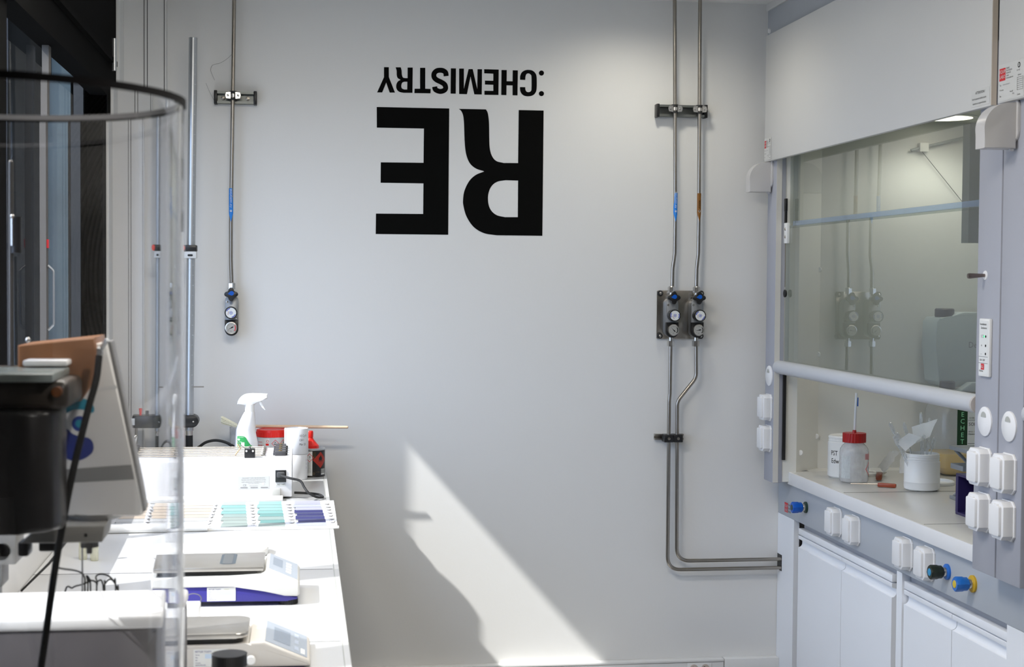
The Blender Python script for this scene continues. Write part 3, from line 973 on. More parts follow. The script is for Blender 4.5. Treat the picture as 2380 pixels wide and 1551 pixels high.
def maker_sticker(parent, y0, z0, w, h, x):
    """y0 is the left edge as seen (larger y); small printed plate with red maker square"""
    mb = MB()
    mb.quad((x, y0, z0), (x, y0 - w, z0), (x, y0 - w, z0 + h), (x, y0, z0 + h))
    F = lambda a, b: (lambda u, v: (x - 0.0004, y0 - a * w - u, z0 + b * h + v))
    mb.m(1).fill([[(0, 0), (w * 0.24, 0), (w * 0.24, h * 0.34), (0, h * 0.34)]], F(0.04, 0.55))
    G = lambda a, b: (lambda u, v: (x - 0.0008, y0 - a * w - u, z0 + b * h + v))
    mb.m(0).text('EQUIP', h * 0.13, G(0.055, 0.755), sx=0.95)
    mb.text('LABO', h * 0.13, G(0.055, 0.615), sx=1.0)
    mb.m(2)
    for k, s in enumerate(('FRANCE', 'Tel. 04 42 00 00', 'Fax 04 42 00', 'contact', 'www.equiplabo.com')):
        mb.text(s, h * 0.062, F(0.31, 0.845 - k * 0.066), sx=0.8)
    mb.fill([circ(0, 0, h * 0.075)], F(0.80, 0.86))
    mb.m(0).fill([circ(0, 0, h * 0.045)], G(0.80, 0.86))
    mb.m(2).text('NF', h * 0.06, lambda u, v: (x - 0.0010, y0 - 0.765 * w - u, z0 + 0.84 * h + v))
    mb.text('EN 14175', h * 0.055, F(0.72, 0.71), sx=0.8)
    mb.text('Sorbonne', h * 0.06, F(0.76, 0.58), sx=0.8)
    for k in range(7):
        zz = 0.53 - k * 0.055
        mb.fill([[(0, 0), (w * 0.22, 0), (w * 0.22, h * 0.007), (0, h * 0.007)]], F(0.74, zz))
    for a in (0.74, 0.96):
        mb.fill([[(0, 0), (w * 0.006, 0), (w * 0.006, h * 0.34), (0, h * 0.34)]], F(a, 0.20))
    mb.text('Type :', h * 0.055, F(0.06, 0.42), sx=0.8)
    mb.m(3).text('Sorbonne de laboratoire', h * 0.055, F(0.18, 0.42), sx=0.75)
    mb.m(2).text('N° de série', h * 0.06, F(0.06, 0.28), sx=0.8)
    mb.text('Date', h * 0.06, F(0.06, 0.12), sx=0.8)
    mb.text('Volts 230', h * 0.06, F(0.46, 0.19), sx=0.8)
    mb.text('50 Hz', h * 0.055, F(0.56, 0.12), sx=0.8)
    mb.text('Contrôle', h * 0.06, F(0.74, 0.06), sx=0.8)
    return mb.build('maker_sticker', [M_STICKH, M_RED, M_INK, M_GREYINK], parent, smooth=0)


maker_sticker(hood, 5.797, 2.130, 0.085, 0.086, 1.8192)
w = MB()
yy0, zz0 = 3.934, 2.131
w.quad((1.8194, yy0, zz0), (1.8194, yy0 - 0.110, zz0), (1.8194, yy0 - 0.110, zz0 + 0.046), (1.8194, yy0, zz0 + 0.046))
w.m(1).text('ATTENTION !', 0.0105, facing_left(yy0 - 0.026, zz0 + 0.033, 1.8188), sx=0.9)
w.text('Toutes les personnes habilitées peuvent', 0.0075, facing_left(yy0 - 0.004, zz0 + 0.0185, 1.8188), sx=0.72)
w.text('intervenir sur cet appareil électrique', 0.0075, facing_left(yy0 - 0.010, zz0 + 0.006, 1.8188), sx=0.72)
w.build('warning_sticker', [M_STICKH, M_INK], hood, smooth=0)
# control display on the near post
d = MB().box(XP - 0.010, XP, 3.822, 3.884, 1.398, 1.555, 0.003).build('display', M_WHITEP, hood)
ds = MB()
yl = 3.880
ds.quad((XP - 0.0104, 3.880, 1.404), (XP - 0.0104, 3.826, 1.404), (XP - 0.0104, 3.826, 1.549), (XP - 0.0104, 3.880, 1.549))
FF = lambda a, z: facing_left(yl - a, z, XP - 0.0109)
ds.m(1)
ds.text('Ventilation', 0.009, FF(0.004, 1.537))
ds.text('Sorbonne', 0.009, FF(0.010, 1.527))
for k, z in enumerate((1.503, 1.478, 1.456)):
    ds.text(('1 2', '+', '-')[k], 0.012, FF(0.012, z))
    ds.fill([circ(0, 0, 0.0035)], FF(0.040, z + 0.004))
ds.fill([[(0, 0), (0.054, 0), (0.054, 0.0008), (0, 0.0008)]], FF(0, 1.4515))
ds.fill([[(0, 0), (0.054, 0), (0.054, 0.0008), (0, 0.0008)]], FF(0, 1.4340))
ds.text('ON  OFF', 0.008, FF(0.006, 1.440))
ds.text('Alarme', 0.008, FF(0.004, 1.411))
ds.m(2).fill([[(0, 0), (0.019, 0), (0.019, 0.0165), (0, 0.0165)]], FF(0.014, 1.4165))
ds.m(3).fill([circ(0, 0, 0.003)], facing_left(yl - 0.030, 1.507, XP - 0.0112))
ds.m(0).text('EQ', 0.010, facing_left(yl - 0.0155, 1.4215, XP - 0.0114))
ds.build('display_print', [M_STICK, M_INK, M_RED, mat('green_led', (0.05, 0.6, 0.2), 0.4, emit=(0.1, 1.0, 0.4), estr=0.8)], d, smooth=0)
k = MB().lathe([(0.013, 0), (0.012, 0.002)], (XP, 3.872, 1.672), (-1, 0, 0), 20)
k.m(1).lathe([(0.0045, 0.002), (0.005, 0.012), (0.0075, 0.046), (0.0065, 0.050), (0, 0.051)], (XP, 3.872, 1.672), (-1, 0, -0.04), 16)
k.build('sash_pin', [M_SOCKET, mat('dark_steel_pin', (0.22, 0.18, 0.16), 0.3, 1.0)], hood)

# second hood, cut off by the right edge of the picture
hood2 = thing('fume_hood', 'second fume hood, only its edge post showing at the right edge', 'fume hood', (1.9, 3.7, 0))
MB().box(XP, 1.905, 3.643, 3.779, 0.862, 2.30, 0.004).build('post', M_HOODG, hood2)
MB().box(1.82, 1.838, 2.2, 3.778, 2.124, 2.622, 0.0025).build('cover_panel', M_HOODW, hood2)
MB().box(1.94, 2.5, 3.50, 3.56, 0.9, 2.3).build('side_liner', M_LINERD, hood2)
MB().box(1.86, 1.90, 2.2, 3.779, 2.30, CEIL).build('fascia', M_HOODW, hood2)
MB().quad((1.88, 2.2, 1.335), (1.88, 3.64, 1.335), (1.88, 3.64, 2.295), (1.88, 2.2, 2.295)).build('sash_glass', M_SASH, hood2, smooth=0)
MB().prism(bp, 'y', 2.2, 3.64).build('sash_handle', M_BAR, hood2, smooth=50)
MB().box(2.50, 2.52, 2.2, 3.56, 0.9, 2.3).build('back_liner', M_LINER, hood2)
for z in (1.153, 1.030):
    socket(hood2, 3.709, z, XP)
cover_disc(hood2, 3.712, 1.276, XP)
elbow(hood2, 3.722, 2.062, XP)
maker_sticker(hood2, 3.773, 2.128, 0.143, 0.096, 1.8192)

# worktop, service panel, cabinets
wt = thing('hood_worktop', 'pale grey laminate worktop inside the fume hood', 'worktop', (2.3, 4.7, 0.85))
MB().box(1.914, 2.86, 3.0, 5.728, 0.852, 0.900, 0.002).box(2.0, 2.86, 5.727, 5.815, 0.852, 0.900).build('slab', M_TOP, wt)
MB().box(1.907, 1.9145, 3.0, 5.718, 0.852, 0.9005, 0.002).build('front_edge', M_TOPE, wt)
sm = MB()
sm.box(1.92, 2.86, 5.131, 5.133, 0.8992, 0.9006)
sm.box(1.92, 2.86, 4.431, 4.433, 0.8992, 0.9006)
sm.build('joint', M_SEAM, wt)

sp = thing('service_panel', 'grey panel under the hood worktop carrying valves and covered sockets', 'service panel', (1.94, 4.6, 0.71))
MB().box(1.930, 1.950, 2.6, WY - 0.002, 0.712, 0.852, 0.001).build('panel', M_PANELG, sp)
for y in (5.209, 5.029, 4.576, 4.406):
    socket(sp, y, 0.783, 1.93, 0.043, 0.052)


def valve(y, z, body, ring, face, ring_r=0.022):
    x = 1.93
    v = MB().lathe([(ring_r, 0), (ring_r, 0.006), (ring_r - 0.003, 0.008)], (x, y, z), (-1, 0, 0), 24).build('valve', ring, sp)
    MB().lathe([(0.014, 0.006), (0.014, 0.014), (0.012, 0.018)], (x, y, z), (-1, 0, 0), 20).build('stem', M_NICKEL, v)
    rings = []
    for h, s in ((0.016, 0.8), (0.020, 1.0), (0.030, 1.02), (0.034, 1.12), (0.054, 1.15), (0.058, 1.06)):
        ring_ = []
        for q in range(48):
            a = 2 * PI * q / 48
            r = 0.0175 * s * (1 + 0.10 * max(0, math.cos(4 * a + 0.6)) ** 4)
            ring_.append((x - h, y + r * math.cos(a), z + r * math.sin(a)))
        rings.append(ring_)
    kb = MB().loft(rings).build('knob', body, v)
    MB().lathe([(0.0115, 0), (0.0105, 0.0015), (0, 0.002)], (x - 0.058, y, z), (-1, 0, 0), 20).build('knob_face', face, kb)


M_DKGREEN = mat('dark_green_plastic', (0.018, 0.045, 0.030), 0.4)
valve(5.556, 0.783, M_BLUEP, M_DKGREEN, M_DKGREEN)
valve(4.275, 0.782, mat('green_black_plastic', (0.008, 0.016, 0.010), 0.4), mat('blue_ring', (0.02, 0.15, 0.55), 0.4), mat('cyan_face', (0.02, 0.28, 0.55), 0.4), 0.024)
valve(4.100, 0.781, mat('bright_blue_plastic', (0.01, 0.15, 0.55), 0.35), mat('yellow_ring', (0.62, 0.38, 0.02), 0.4), mat('yellow_face', (0.65, 0.48, 0.03), 0.4), 0.025)
st = MB()
st.fill([[(0, 0), (0.042, 0), (0.042, 0.036), (0, 0.036)]], facing_left(5.835, 0.728, 1.9295))
F3 = lambda a, b, e=0.0: facing_left(5.835 - a, 0.728 + b, 1.9291 - e)
st = MB()
st.m(0).fill([[(0, 0), (0.042, 0), (0.042, 0.038), (0, 0.038)]], F3(0.02, 0.0))
st.m(1).text('EQUIP', 0.016, F3(0.022, 0.020, 0.0004), sx=0.85)
st.text('LABO', 0.016, F3(0.022, 0.004, 0.0004), sx=0.95)
st.m(2)
for k, s in enumerate(('MOBILIER', 'SORBONNES', 'SERVICES')):
    st.text(s, 0.009, F3(0.068, 0.030 - k * 0.0135), sx=0.85)
st.build('maker_sticker', [M_RED, M_PANELG, M_INK], sp, smooth=0)

MB_F = MB().box(1.930, 1.952, 5.698, WY - 0.002, 0.0, 0.711)
tag(MB_F.build('filler_panel', M_CAB), 'plain white filler panel beside the back wall, left of the first base cabinet', 'panel')
o = MB().box(1.9285, 1.9302, WY - 0.058, WY - 0.004, 0.480, 0.545).build('pipe_slot', M_BLACK, bpy.data.objects['filler_panel'])


def door_profile(z0, z1):
    """section (x, z): lip on top, scooped finger groove, flat front"""
    x = 1.934
    return [(x + 0.022, z0), (x, z0), (x, z1 - 0.047)] + arc(x, z1 - 0.031, 0.016, -88, 0, 6)[0:] + [(x + 0.016, z1 - 0.018), (x + 0.001, z1 - 0.014), (x, z1 - 0.011), (x, z1 - 0.001), (x + 0.001, z1), (x + 0.022, z1)]


def cabinet(label, y0, y1, ymid):
    """y0 > y1: far end first"""
    t = thing('base_cabinet', label, 'cabinet', (2.2, (y0 + y1) / 2, 0), 'white cabinets under the fume hood')
    MB().box(1.958, 2.80, y1, y0, 0.02, 0.705).build('carcass', M_CABD, t)
    MB().box(1.934, 1.957, y1 + 0.001, y0 - 0.001, 0.6625, 0.6865, 0.0015).build('top_rail', M_CAB, t)
    for a, b in ((y0, ymid + 0.001), (ymid - 0.001, y1)):
        MB().prism(door_profile(0.06, 0.6585), 'y', b + 0.0012, a - 0.0012).build('door', M_CAB, t, smooth=40)
    return t


cabinet('white two-door base cabinet under the hood, farther one next to the filler panel', 5.655, 4.71, 5.178)
MB_D = MB().box(1.930, 2.80, 4.618, 4.662, 0.0, 0.711)
tag(MB_D.build('divider_panel', M_CAB), 'narrow white divider upright between the two hood base cabinets', 'panel')
cabinet('white two-door base cabinet under the hood, nearer one at the lower right corner', 4.612, 3.892, 4.248)
tag(MB().box(1.930, 2.80, 3.0, 3.888, 0.0, 0.711).build('filler_panel', M_CAB), 'white end panel at the lower right corner, beyond the nearer cabinet', 'panel')

# ================================================================== THINGS IN THE HOOD
ZT = 0.9005
# plastic wash bottle with red cap
wbx, wby = 2.061, 5.405
t = thing('wash_bottle', 'translucent plastic wash bottle with dark red cap and upright tube in the hood', 'bottle', (wbx, wby, ZT))
MB().lathe([(0.044, 0), (0.052, 0.004), (0.054, 0.012), (0.054, 0.112), (0.052, 0.125), (0.044, 0.138), (0.036, 0.145), (0.034, 0.150)], (wbx, wby, ZT), n=36).build('body', M_TRANSL, t)
cap = [(wbx + (0.0425 + 0.0012 * math.cos(24 * a)) * math.cos(a), wby + (0.0425 + 0.0012 * math.cos(24 * a)) * math.sin(a)) for a in [2 * PI * k / 96 for k in range(96)]]
MB().prism(cap, 'z', ZT + 0.150, ZT + 0.185, 0.003).lathe([(0.008, 0), (0.007, 0.010), (0.005, 0.012)], (wbx, wby, ZT + 0.184), n=16).build('cap', M_DKRED, t)
MB().tube([(wbx, wby, ZT + 0.03), (wbx + 0.001, wby, ZT + 0.20), (wbx + 0.006, wby, ZT + 0.335)], 0.0048, 10).build('dip_tube', mat('white_tube', (0.72, 0.73, 0.74), 0.4), t)
MB().box(wbx + 0.008, wbx + 0.0125, wby - 0.003, wby + 0.003, ZT + 0.285, ZT + 0.318).build('tube_sticker', M_BLUEP, t)


def curved_label(parent, name, cx_, cy_, r, a0, a1, z0, z1, mats, extra=None, n=14, base=0):
    """paper label wrapped on a cylinder; angles in degrees, 0 faces the camera (-y), + to the right"""
    mb = MB().m(base)
    mb.sub = 4
    pt = lambda ang, z, e=0.0: (cx_ + (r + e) * math.sin(math.radians(ang)), cy_ - (r + e) * math.cos(math.radians(ang)), z)
    for k in range(n):
        a, b = a0 + (a1 - a0) * k / n, a0 + (a1 - a0) * (k + 1) / n
        mb.quad(pt(a, z0), pt(b, z0), pt(b, z1), pt(a, z1))
    if extra:
        extra(mb, lambda ang, z: (lambda u, v: pt(ang + math.degrees(u / r), z + v, 0.0004)), lambda ang, z: (lambda u, v: pt(ang + math.degrees(u / r), z + v, 0.0008)))
    return mb.build(name, mats, parent, smooth=0)


def wash_scale(mb, f, g):
    mb.m(1)
    for k in range(7):
        mb.fill([[(0, 0), (0.008 if k % 2 else 0.012, 0), (0.008 if k % 2 else 0.012, 0.0006), (0, 0.0006)]], f(-48, ZT + 0.062 + k * 0.006))
    mb.fill([[(0, 0), (0.022, 0), (0.022, 0.0007), (0, 0.0007)]], f(-62, ZT + 0.042))


curved_label(t, 'scale_label', wbx, wby, 0.0544, -78, -35, ZT + 0.018, ZT + 0.102, [thin_glass('frosted_label', (0.8, 0.8, 0.8), 0.3, 0.4, haze=0.5), M_GREYINK], wash_scale)


def diamond(w):
    return [(0, -w), (w, 0), (0, w), (-w, 0)]


def wash_haz(mb, f, g):
    mb.m(1).fill([diamond(0.028), diamond(0.0235)], f(62, ZT + 0.052))
    mb.m(0).fill([[(-0.018, 0), (0.02, 0), (0.02, 0.022), (-0.018, 0.022)]], f(55, ZT + 0.085))
    mb.m(2).fill([circ(0, 0, 0.008)], f(62, ZT + 0.052))
    mb.m(2).fill([[(-0.004, 0), (0.012, 0), (0.012, 0.003), (-0.004, 0.003)]], f(60, ZT + 0.080))


mb = MB()
mb.sub = 4
pt_ = lambda ang, z: (wbx + 0.0545 * math.sin(math.radians(ang)), wby - 0.0545 * math.cos(math.radians(ang)), z)
hz = lambda ang, z: (lambda u, v: pt_(ang + math.degrees(u / 0.0545), z + v))
mb.m(1).fill([diamond(0.027), diamond(0.0225)], hz(58, ZT + 0.053))
mb.m(0).fill([[(-0.020, 0), (0.010, 0), (0.010, 0.022), (-0.020, 0.022)]], hz(48, ZT + 0.088))
mb.m(2).fill([circ(0, 0, 0.007)], hz(58, ZT + 0.053))
mb.m(2).fill([[(-0.003, 0), (0.012, 0), (0.012, 0.003), (-0.003, 0.003)]], hz(52, ZT + 0.082))
mb.m(1).fill([[(-0.002, 0), (0.004, 0), (0.004, 0.030), (-0.002, 0.030)]], hz(72, ZT + 0.085))
mb.build('hazard_label', [mat('pink_label', (0.62, 0.30, 0.32), 0.5), M_RED, M_GREYINK], t, smooth=0)

# white tub behind it with handwriting
jx, jy = 2.083, 5.545
t = thing('plastic_tub', 'white plastic tub with black handwriting, standing behind the wash bottle', 'tub', (jx, jy, ZT))
MB().lathe([(0.064, 0), (0.070, 0.006), (0.070, 0.135), (0.066, 0.14), (0.068, 0.142), (0.068, 0.147), (0.066, 0.149), (0.068, 0.152), (0.068, 0.157), (0.063, 0.162), (0.06, 0.16)], (jx, jy, ZT), n=40).build('body', M_MILKY, t)
mb = MB()
pj_ = lambda ang, z: (jx + 0.0705 * math.sin(math.radians(ang)), jy - 0.0705 * math.cos(math.radians(ang)), z)
hj = lambda ang, z: (lambda u, v: pj_(ang + math.degrees(u / 0.0705), z + v))
mb.text('PST', 0.026, hj(-74, ZT + 0.088), sx=0.8)
mb.text('Edw', 0.026, hj(-72, ZT + 0.058), sx=0.8)
mb.build('handwriting', M_INK, t, smooth=0)

# white canister with pipettes and paper towels
cxn, cyn = 2.232, 5.178
t = thing('plastic_canister', 'white plastic canister in the hood filled with used pipettes and tissues', 'canister', (cxn, cyn, ZT))
MB().lathe([(0.054, 0), (0.062, 0.005), (0.0635, 0.014), (0.0635, 0.030), (0.0642, 0.031), (0.0635, 0.032), (0.0635, 0.104), (0.0605, 0.108), (0.0605, 0.112), (0.0625, 0.114), (0.0605, 0.117), (0.0605, 0.120), (0.0625, 0.122), (0.0605, 0.125),
            (0.0605, 0.132), (0.0575, 0.134), (0.0575, 0.02), (0.0, 0.015)], (cxn, cyn, ZT), n=44).build('body', M_WHITEP, t)
PIPG = 'used plastic pipettes in the white canister'
M_PIP = thin_glass('pipette_plastic', (0.90, 0.91, 0.92), 0.8, 0.15, haze=0.26, hazecol=(0.85, 0.87, 0.88))
tips = [(2068, 982, 'pipette leaning furthest left out of the white canister'), (2084, 1005, 'pipette just under the furthest left one in the canister'), (2077, 1014, 'short pipette at the canister rim, lowest on the left'),
        (2101, 982, 'pipette standing second from left, left of the tall tissue'), (2141, 958, 'tallest pipette, rising behind the big tissue in the canister'),
        (2147, 1010, 'short upright pipette at the front right, nearest the middle'), (2160, 1016, 'short upright pipette, middle one of the front right three'), (2172, 1016, 'short pipette at the far right of the canister'),
        (2161, 972, 'pipette half hidden behind the top of the big tissue')]
for i, (px, py, lb) in enumerate(tips):
    yy = cyn + (-0.03, -0.01, 0.0, 0.01, 0.03, -0.035, -0.03, -0.02, 0.035)[i]
    tip = at(px, py, 1, yy)
    foot = Vector((cxn + (tip.x - cxn) * 0.25, cyn + (yy - cyn) * 0.3, ZT + 0.035))
    dirn = (foot - tip).normalized()
    L = (foot - tip).length
    q = MB().lathe([(0.001, 0), (0.0052, 0.003), (0.0066, 0.010), (0.0068, 0.034), (0.0055, 0.042), (0.0034, 0.048), (0.0034, min(0.09, L - 0.01)), (0.0015, L)], tip, dirn, 14).build('pipette', M_PIP)
    tag(q, lb, 'pipette', PIPG)


M_TISSUE = mat('tissue_paper', (0.93, 0.93, 0.91), 0.8)
M_TISSUE.node_tree.nodes['Principled BSDF'].inputs['Subsurface Weight'].default_value = 0.7
M_TISSUE.node_tree.nodes['Principled BSDF'].inputs['Subsurface Radius'].default_value = (0.02, 0.02, 0.02)
M_TISSUE.node_tree.nodes['Principled BSDF'].inputs['Subsurface Scale'].default_value = 0.5


def crumple(name, label, corners, seed, depth, m=M_PAPER):
    """creased tissue: grid between four corner points with folds"""
    rnd = random.Random(seed)
    a, b, c, d = [Vector(p) for p in corners]
    n = 8
    V = []
    for i in range(n):
        row = []
        for j in range(n):
            u, v = i / (n - 1), j / (n - 1)
            p = a * (1 - u) * (1 - v) + b * u * (1 - v) + c * u * v + d * (1 - u) * v
            fold = (abs(((u * 2.3 + v * 1.4 + seed * 0.37) % 1.0) - 0.5) - 0.25) * depth * 2
            p = p + Vector((rnd.uniform(-1, 1) * 0.10, rnd.uniform(-1, 1) * 0.06, rnd.uniform(-1, 1) * 0.10)) * depth + Vector((0.0, 0.35, 0.0)) * fold
            row.append(p)
        V.append(row)
    mb = MB()
    vs = [[mb.bm.verts.new(p) for p in r] for r in V]
    for i in range(n - 1):
        for j in range(n - 1):
            mb._face([vs[i][j], vs[i + 1][j], vs[i + 1][j + 1], vs[i][j + 1]])
    geom = list(mb.bm.faces)
    r = bmesh.ops.solidify(mb.bm, geom=geom, thickness=0.0012)
    return tag(mb.build(name, M_TISSUE, smooth=45), label, 'tissue', 'crumpled tissues in the hood')


P = lambda z, y: [at(1900 + a * 0.24495, 880 + b * 0.24495, 1, y - (a - z[0][0]) * 0.00022 + (0.02 if b < z[2][1] else 0.0)) for a, b in z]
crumple('paper_tissue', 'tall white tissue sticking up at the back of the canister', P([(895, 460), (1140, 385), (1060, 560), (920, 620)], cyn + 0.02), 3, 0.010)
crumple('paper_tissue', 'cream-coloured tissue spilling over the left rim of the canister', P([(742, 600), (870, 520), (985, 560), (835, 690)], cyn - 0.02), 5, 0.012)
crumple('paper_tissue', 'crumpled white tissue lying on the worktop left of the canister', P([(575, 840), (690, 690), (785, 690), (640, 895)], 5.52), 8, 0.022)
crumple('paper_tissue', 'small scrap of tissue between the lying tissue and the canister', P([(775, 900), (790, 730), (850, 720), (845, 900)], 5.42), 9, 0.012)

# scraper and spatula with wooden handles
M_REDWOOD = mat('reddish_wood', (0.16, 0.035, 0.012), 0.35, vary=0.35, vscale=60)
t = thing('scraper', 'flat steel scraper with dark red wooden handle, pointing away on the hood worktop', 'scraper', (2.20, 5.45, ZT))
MB().box(-0.011, 0.011, -0.055, 0.025, 0.004, 0.026, 0.004).xf(Matrix.Translation((2.182, 5.455, ZT)) @ Matrix.Rotation(-0.42, 4, 'Z')).build('handle', M_REDWOOD, t)
MB().prism([(-0.010, 0.02), (0.010, 0.02), (0.022, 0.13), (-0.018, 0.13)], 'z', 0.012, 0.0145).xf(Matrix.Translation((2.182, 5.455, ZT)) @ Matrix.Rotation(-0.42, 4, 'Z')).build('blade', M_STEEL, t)
t = thing('spatula', 'thin steel spatula with short orange-brown wooden handle, nearest on the worktop', 'spatula', (2.15, 5.33, ZT))
A_, B_ = at(2040, 1126, 2, ZT + 0.010), at(2083, 1129, 2, ZT + 0.010)
dv = (B_ - A_).normalized()
ang = math.atan2(dv.y, dv.x)
Mx = Matrix.Translation(A_ - Vector((0, 0, 0.010))) @ Matrix.Rotation(ang, 4, 'Z')
MB().box(0, (B_ - A_).length, -0.008, 0.008, 0.001, 0.016, 0.004).xf(Mx).build('handle', mat('orange_wood', (0.30, 0.055, 0.02), 0.35, vary=0.35, vscale=60), t)
MB().tube([(0.002, 0, 0.010), (-0.05, 0, 0.008), (-0.10, 0.0, 0.005)], 0.0024, 8).xf(Mx).build('blade', M_STEEL, t)

# lids on the worktop
for lx, ly, rr, lb in ((2.345, 5.33, 0.075, 'white ring-shaped lid lying right of the white canister'), (2.17, 5.60, 0.06, 'white jar lid lying behind the crumpled tissue by the rear liner')):
    q = MB().lathe([(rr, 0), (rr, 0.010), (rr - 0.004, 0.013), (rr - 0.008, 0.012), (rr - 0.010, 0.004), (0, 0.003)], (lx, ly, ZT), n=40).build('jar_lid', M_WHITEP)
    tag(q, lb, 'lid', 'jar lids in the hood')

# waste solvent container
wx, wy = 2.585, 5.62
t = thing('waste_container', 'translucent plastic waste solvent container with green label, yellow liquid at the bottom', 'container', (wx, wy, ZT))
sx_, sy_ = 0.125, 0.10


def rr_ring(cx_, cy_, hx, hy, r, z, n=6):
    return [(p[0], p[1], z) for p in rrect(cx_ - hx, cx_ + hx, cy_ - hy, cy_ + hy, r, n)]


rings = [rr_ring(wx, wy, sx_ * a, sy_ * a, 0.04 * a, ZT + z) for z, a in ((0, 0.78), (0.006, 0.85), (0.03, 0.98), (0.06, 1.0), (0.24, 1.0), (0.28, 0.92), (0.31, 0.72), (0.325, 0.45))]
MB().loft(rings).build('body', M_TRANSC, t)
MB().loft([rr_ring(wx, wy, sx_ * a * 0.95, sy_ * a * 0.95, 0.04 * a, ZT + z) for z, a in ((0.004, 0.80), (0.03, 0.97), (0.085, 1.0))]).build('liquid', mat('yellow_liquid', (0.72, 0.46, 0.06), 0.3), t)
capc = at(2197, 896, 1, 5.60)
MB().lathe([(0.030, 0), (0.030, 0.026), (0.027, 0.030)], (2.512, 5.60, 1.236), n=28).build('cap', mat('dark_grey_cap', (0.045, 0.05, 0.055), 0.4), t)
MB().lathe([(0.024, 0), (0.024, 0.05)], (2.512, 5.60, 1.190), n=24).build('neck', M_TRANSL, t)
MB().prism([(2.545, 1.225), (2.60, 1.262), (2.69, 1.262), (2.70, 1.225)], 'y', 5.57, 5.62, 0.006).build('handle', mat('milky_grey_plastic', (0.45, 0.50, 0.51), 0.4), t)
lab = MB()
yl = wy - sy_ - 0.0012
lab.box(2.519, 2.705, yl, yl + 0.0008, 1.002, 1.182)
lab.m(1).box(2.519, 2.561, yl - 0.0004, yl, 1.004, 1.182)
lab.m(3)
for k, ch in enumerate('DECHET'):
    lab.text(ch, 0.026, facing_cam(2.5405, 1.160 - k * 0.0265, yl - 0.001), align='CENTER')
lab.m(2)
lab.text('13100 Aix-en-Provence', 0.010, facing_cam(2.566, 1.125, yl - 0.0006), sx=0.9)
lab.text('SOLVANTS', 0.018, facing_cam(2.566, 1.098, yl - 0.0006), sx=0.95)
lab.text('09 01 117', 0.008, facing_cam(2.566, 1.072, yl - 0.0006))
lab.text('Matières apparentées aux', 0.008, facing_cam(2.566, 1.063, yl - 0.0006))
for z in (1.119, 1.028):
    lab.box(2.563, 2.705, yl - 0.0006, yl - 0.0004, z, z + 0.0012)
lab.text('^^^^^^', 0.026, facing_cam(2.562, 1.004, yl - 0.0006))
lab.build('waste_label', [M_STICK, mat('dark_green_print', (0.006, 0.040, 0.012), 0.5), M_INK, mat('mint_print', (0.30, 0.75, 0.42), 0.5)], t, smooth=0)
tp = MB().box(2.595, 2.70, 5.50, 5.512, 1.230, 1.270)
tp.build('paper_tape', mat('cream_tape', (0.62, 0.60, 0.48), 0.6), t)

# jerrycan standing on top, behind
t = thing('jerrycan', 'milky white jerrycan with dark grey cap, seen through the sash glass at right', 'jerrycan', (2.60, 5.70, 1.235))
M_JERRY = mat('milky_blue_white_plastic', (0.50, 0.56, 0.56), 0.4)
jr = [(2.498, 1.262), (2.522, 1.240), (2.74, 1.240), (2.74, 1.535), (2.60, 1.535), (2.572, 1.530), (2.555, 1.520), (2.545, 1.516), (2.500, 1.514), (2.486, 1.495), (2.484, 1.40)]
MB().prism(jr, 'y', 5.648, 5.788, 0.004, 2).build('body', M_JERRY, t, smooth=40)
MB().lathe([(0.037, 0), (0.038, 0.006), (0.038, 0.030), (0.034, 0.034)], (2.540, 5.70, 1.5155), n=28).build('cap', mat('dark_grey_cap2', (0.05, 0.055, 0.06), 0.4), t)
MB().text('De ve', 0.034, facing_cam(2.618, 1.395, 5.6472), sx=0.9).build('handwriting', M_GREYINK, t, smooth=0)
MB().box(2.47, 2.86, 5.642, 5.8148, 1.229, 1.239, 0.001).build('shelf', M_LINER, hood)

# purple framed box near the post
t = thing('storage_box', 'open dark purple box on the worktop with a small grey device inside', 'box', (2.2, 4.45, ZT))
M_PURP = mat('dark_purple_plastic', (0.020, 0.012, 0.085), 0.4)
bx = MB()
X0, X1, Y0, Y1, Z0, Z1 = 2.11, 2.32, 4.30, 4.625, ZT, 1.0335
bx.box(X0, X1, Y0, Y1, Z0, Z0 + 0.009, 0.001).box(X0, X1, Y0, Y1, Z1 - 0.008, Z1, 0.001)
bx.box(X0, X1, Y1 - 0.018, Y1, Z0 + 0.009, Z1 - 0.008).box(X0, X1, Y0, Y0 + 0.018, Z0 + 0.009, Z1 - 0.008)
bx.box(X1 - 0.01, X1, Y0 + 0.018, Y1 - 0.018, Z0 + 0.009, Z1 - 0.008)
bx.build('shell', [M_PURP], t)
MB().box(2.165, 2.29, 4.36, 4.57, Z0 + 0.012, Z0 + 0.10, 0.004).build('device', mat('grey_device', (0.16, 0.18, 0.19), 0.4), t)
MB().box(2.163, 2.166, 4.40, 4.545, Z0 + 0.055, Z0 + 0.09).build('device_window', mat('pale_grey_window', (0.28, 0.31, 0.31), 0.3), t)

# scissor lab jack behind the near post
t = thing('lab_jack', 'grey metal scissor lab jack half hidden behind the near hood post', 'lab jack', (2.33, 4.9, ZT))
M_JACK = mat('grey_jack_metal', (0.30, 0.32, 0.34), 0.4, 0.5)
MB().box(2.24, 2.42, 4.78, 4.96, ZT, ZT + 0.012, 0.002).build('base_plate', M_JACK, t)
MB().box(2.235, 2.42, 4.78, 4.96, ZT + 0.172, ZT + 0.186, 0.002).build('top_plate', M_JACK, t)
for s in (0, 1):
    for yy in (4.79, 4.94):
        a, b = (2.25, 2.41) if s else (2.41, 2.25)
        MB().tube([(a, yy, ZT + 0.012), (b, yy, ZT + 0.172)], 0.006, 8).build('scissor_arm', M_JACK, t)
MB().box(2.228, 2.40, 4.83, 4.93, ZT + 0.11, ZT + 0.128, 0.002).build('shelf', M_JACK, t)

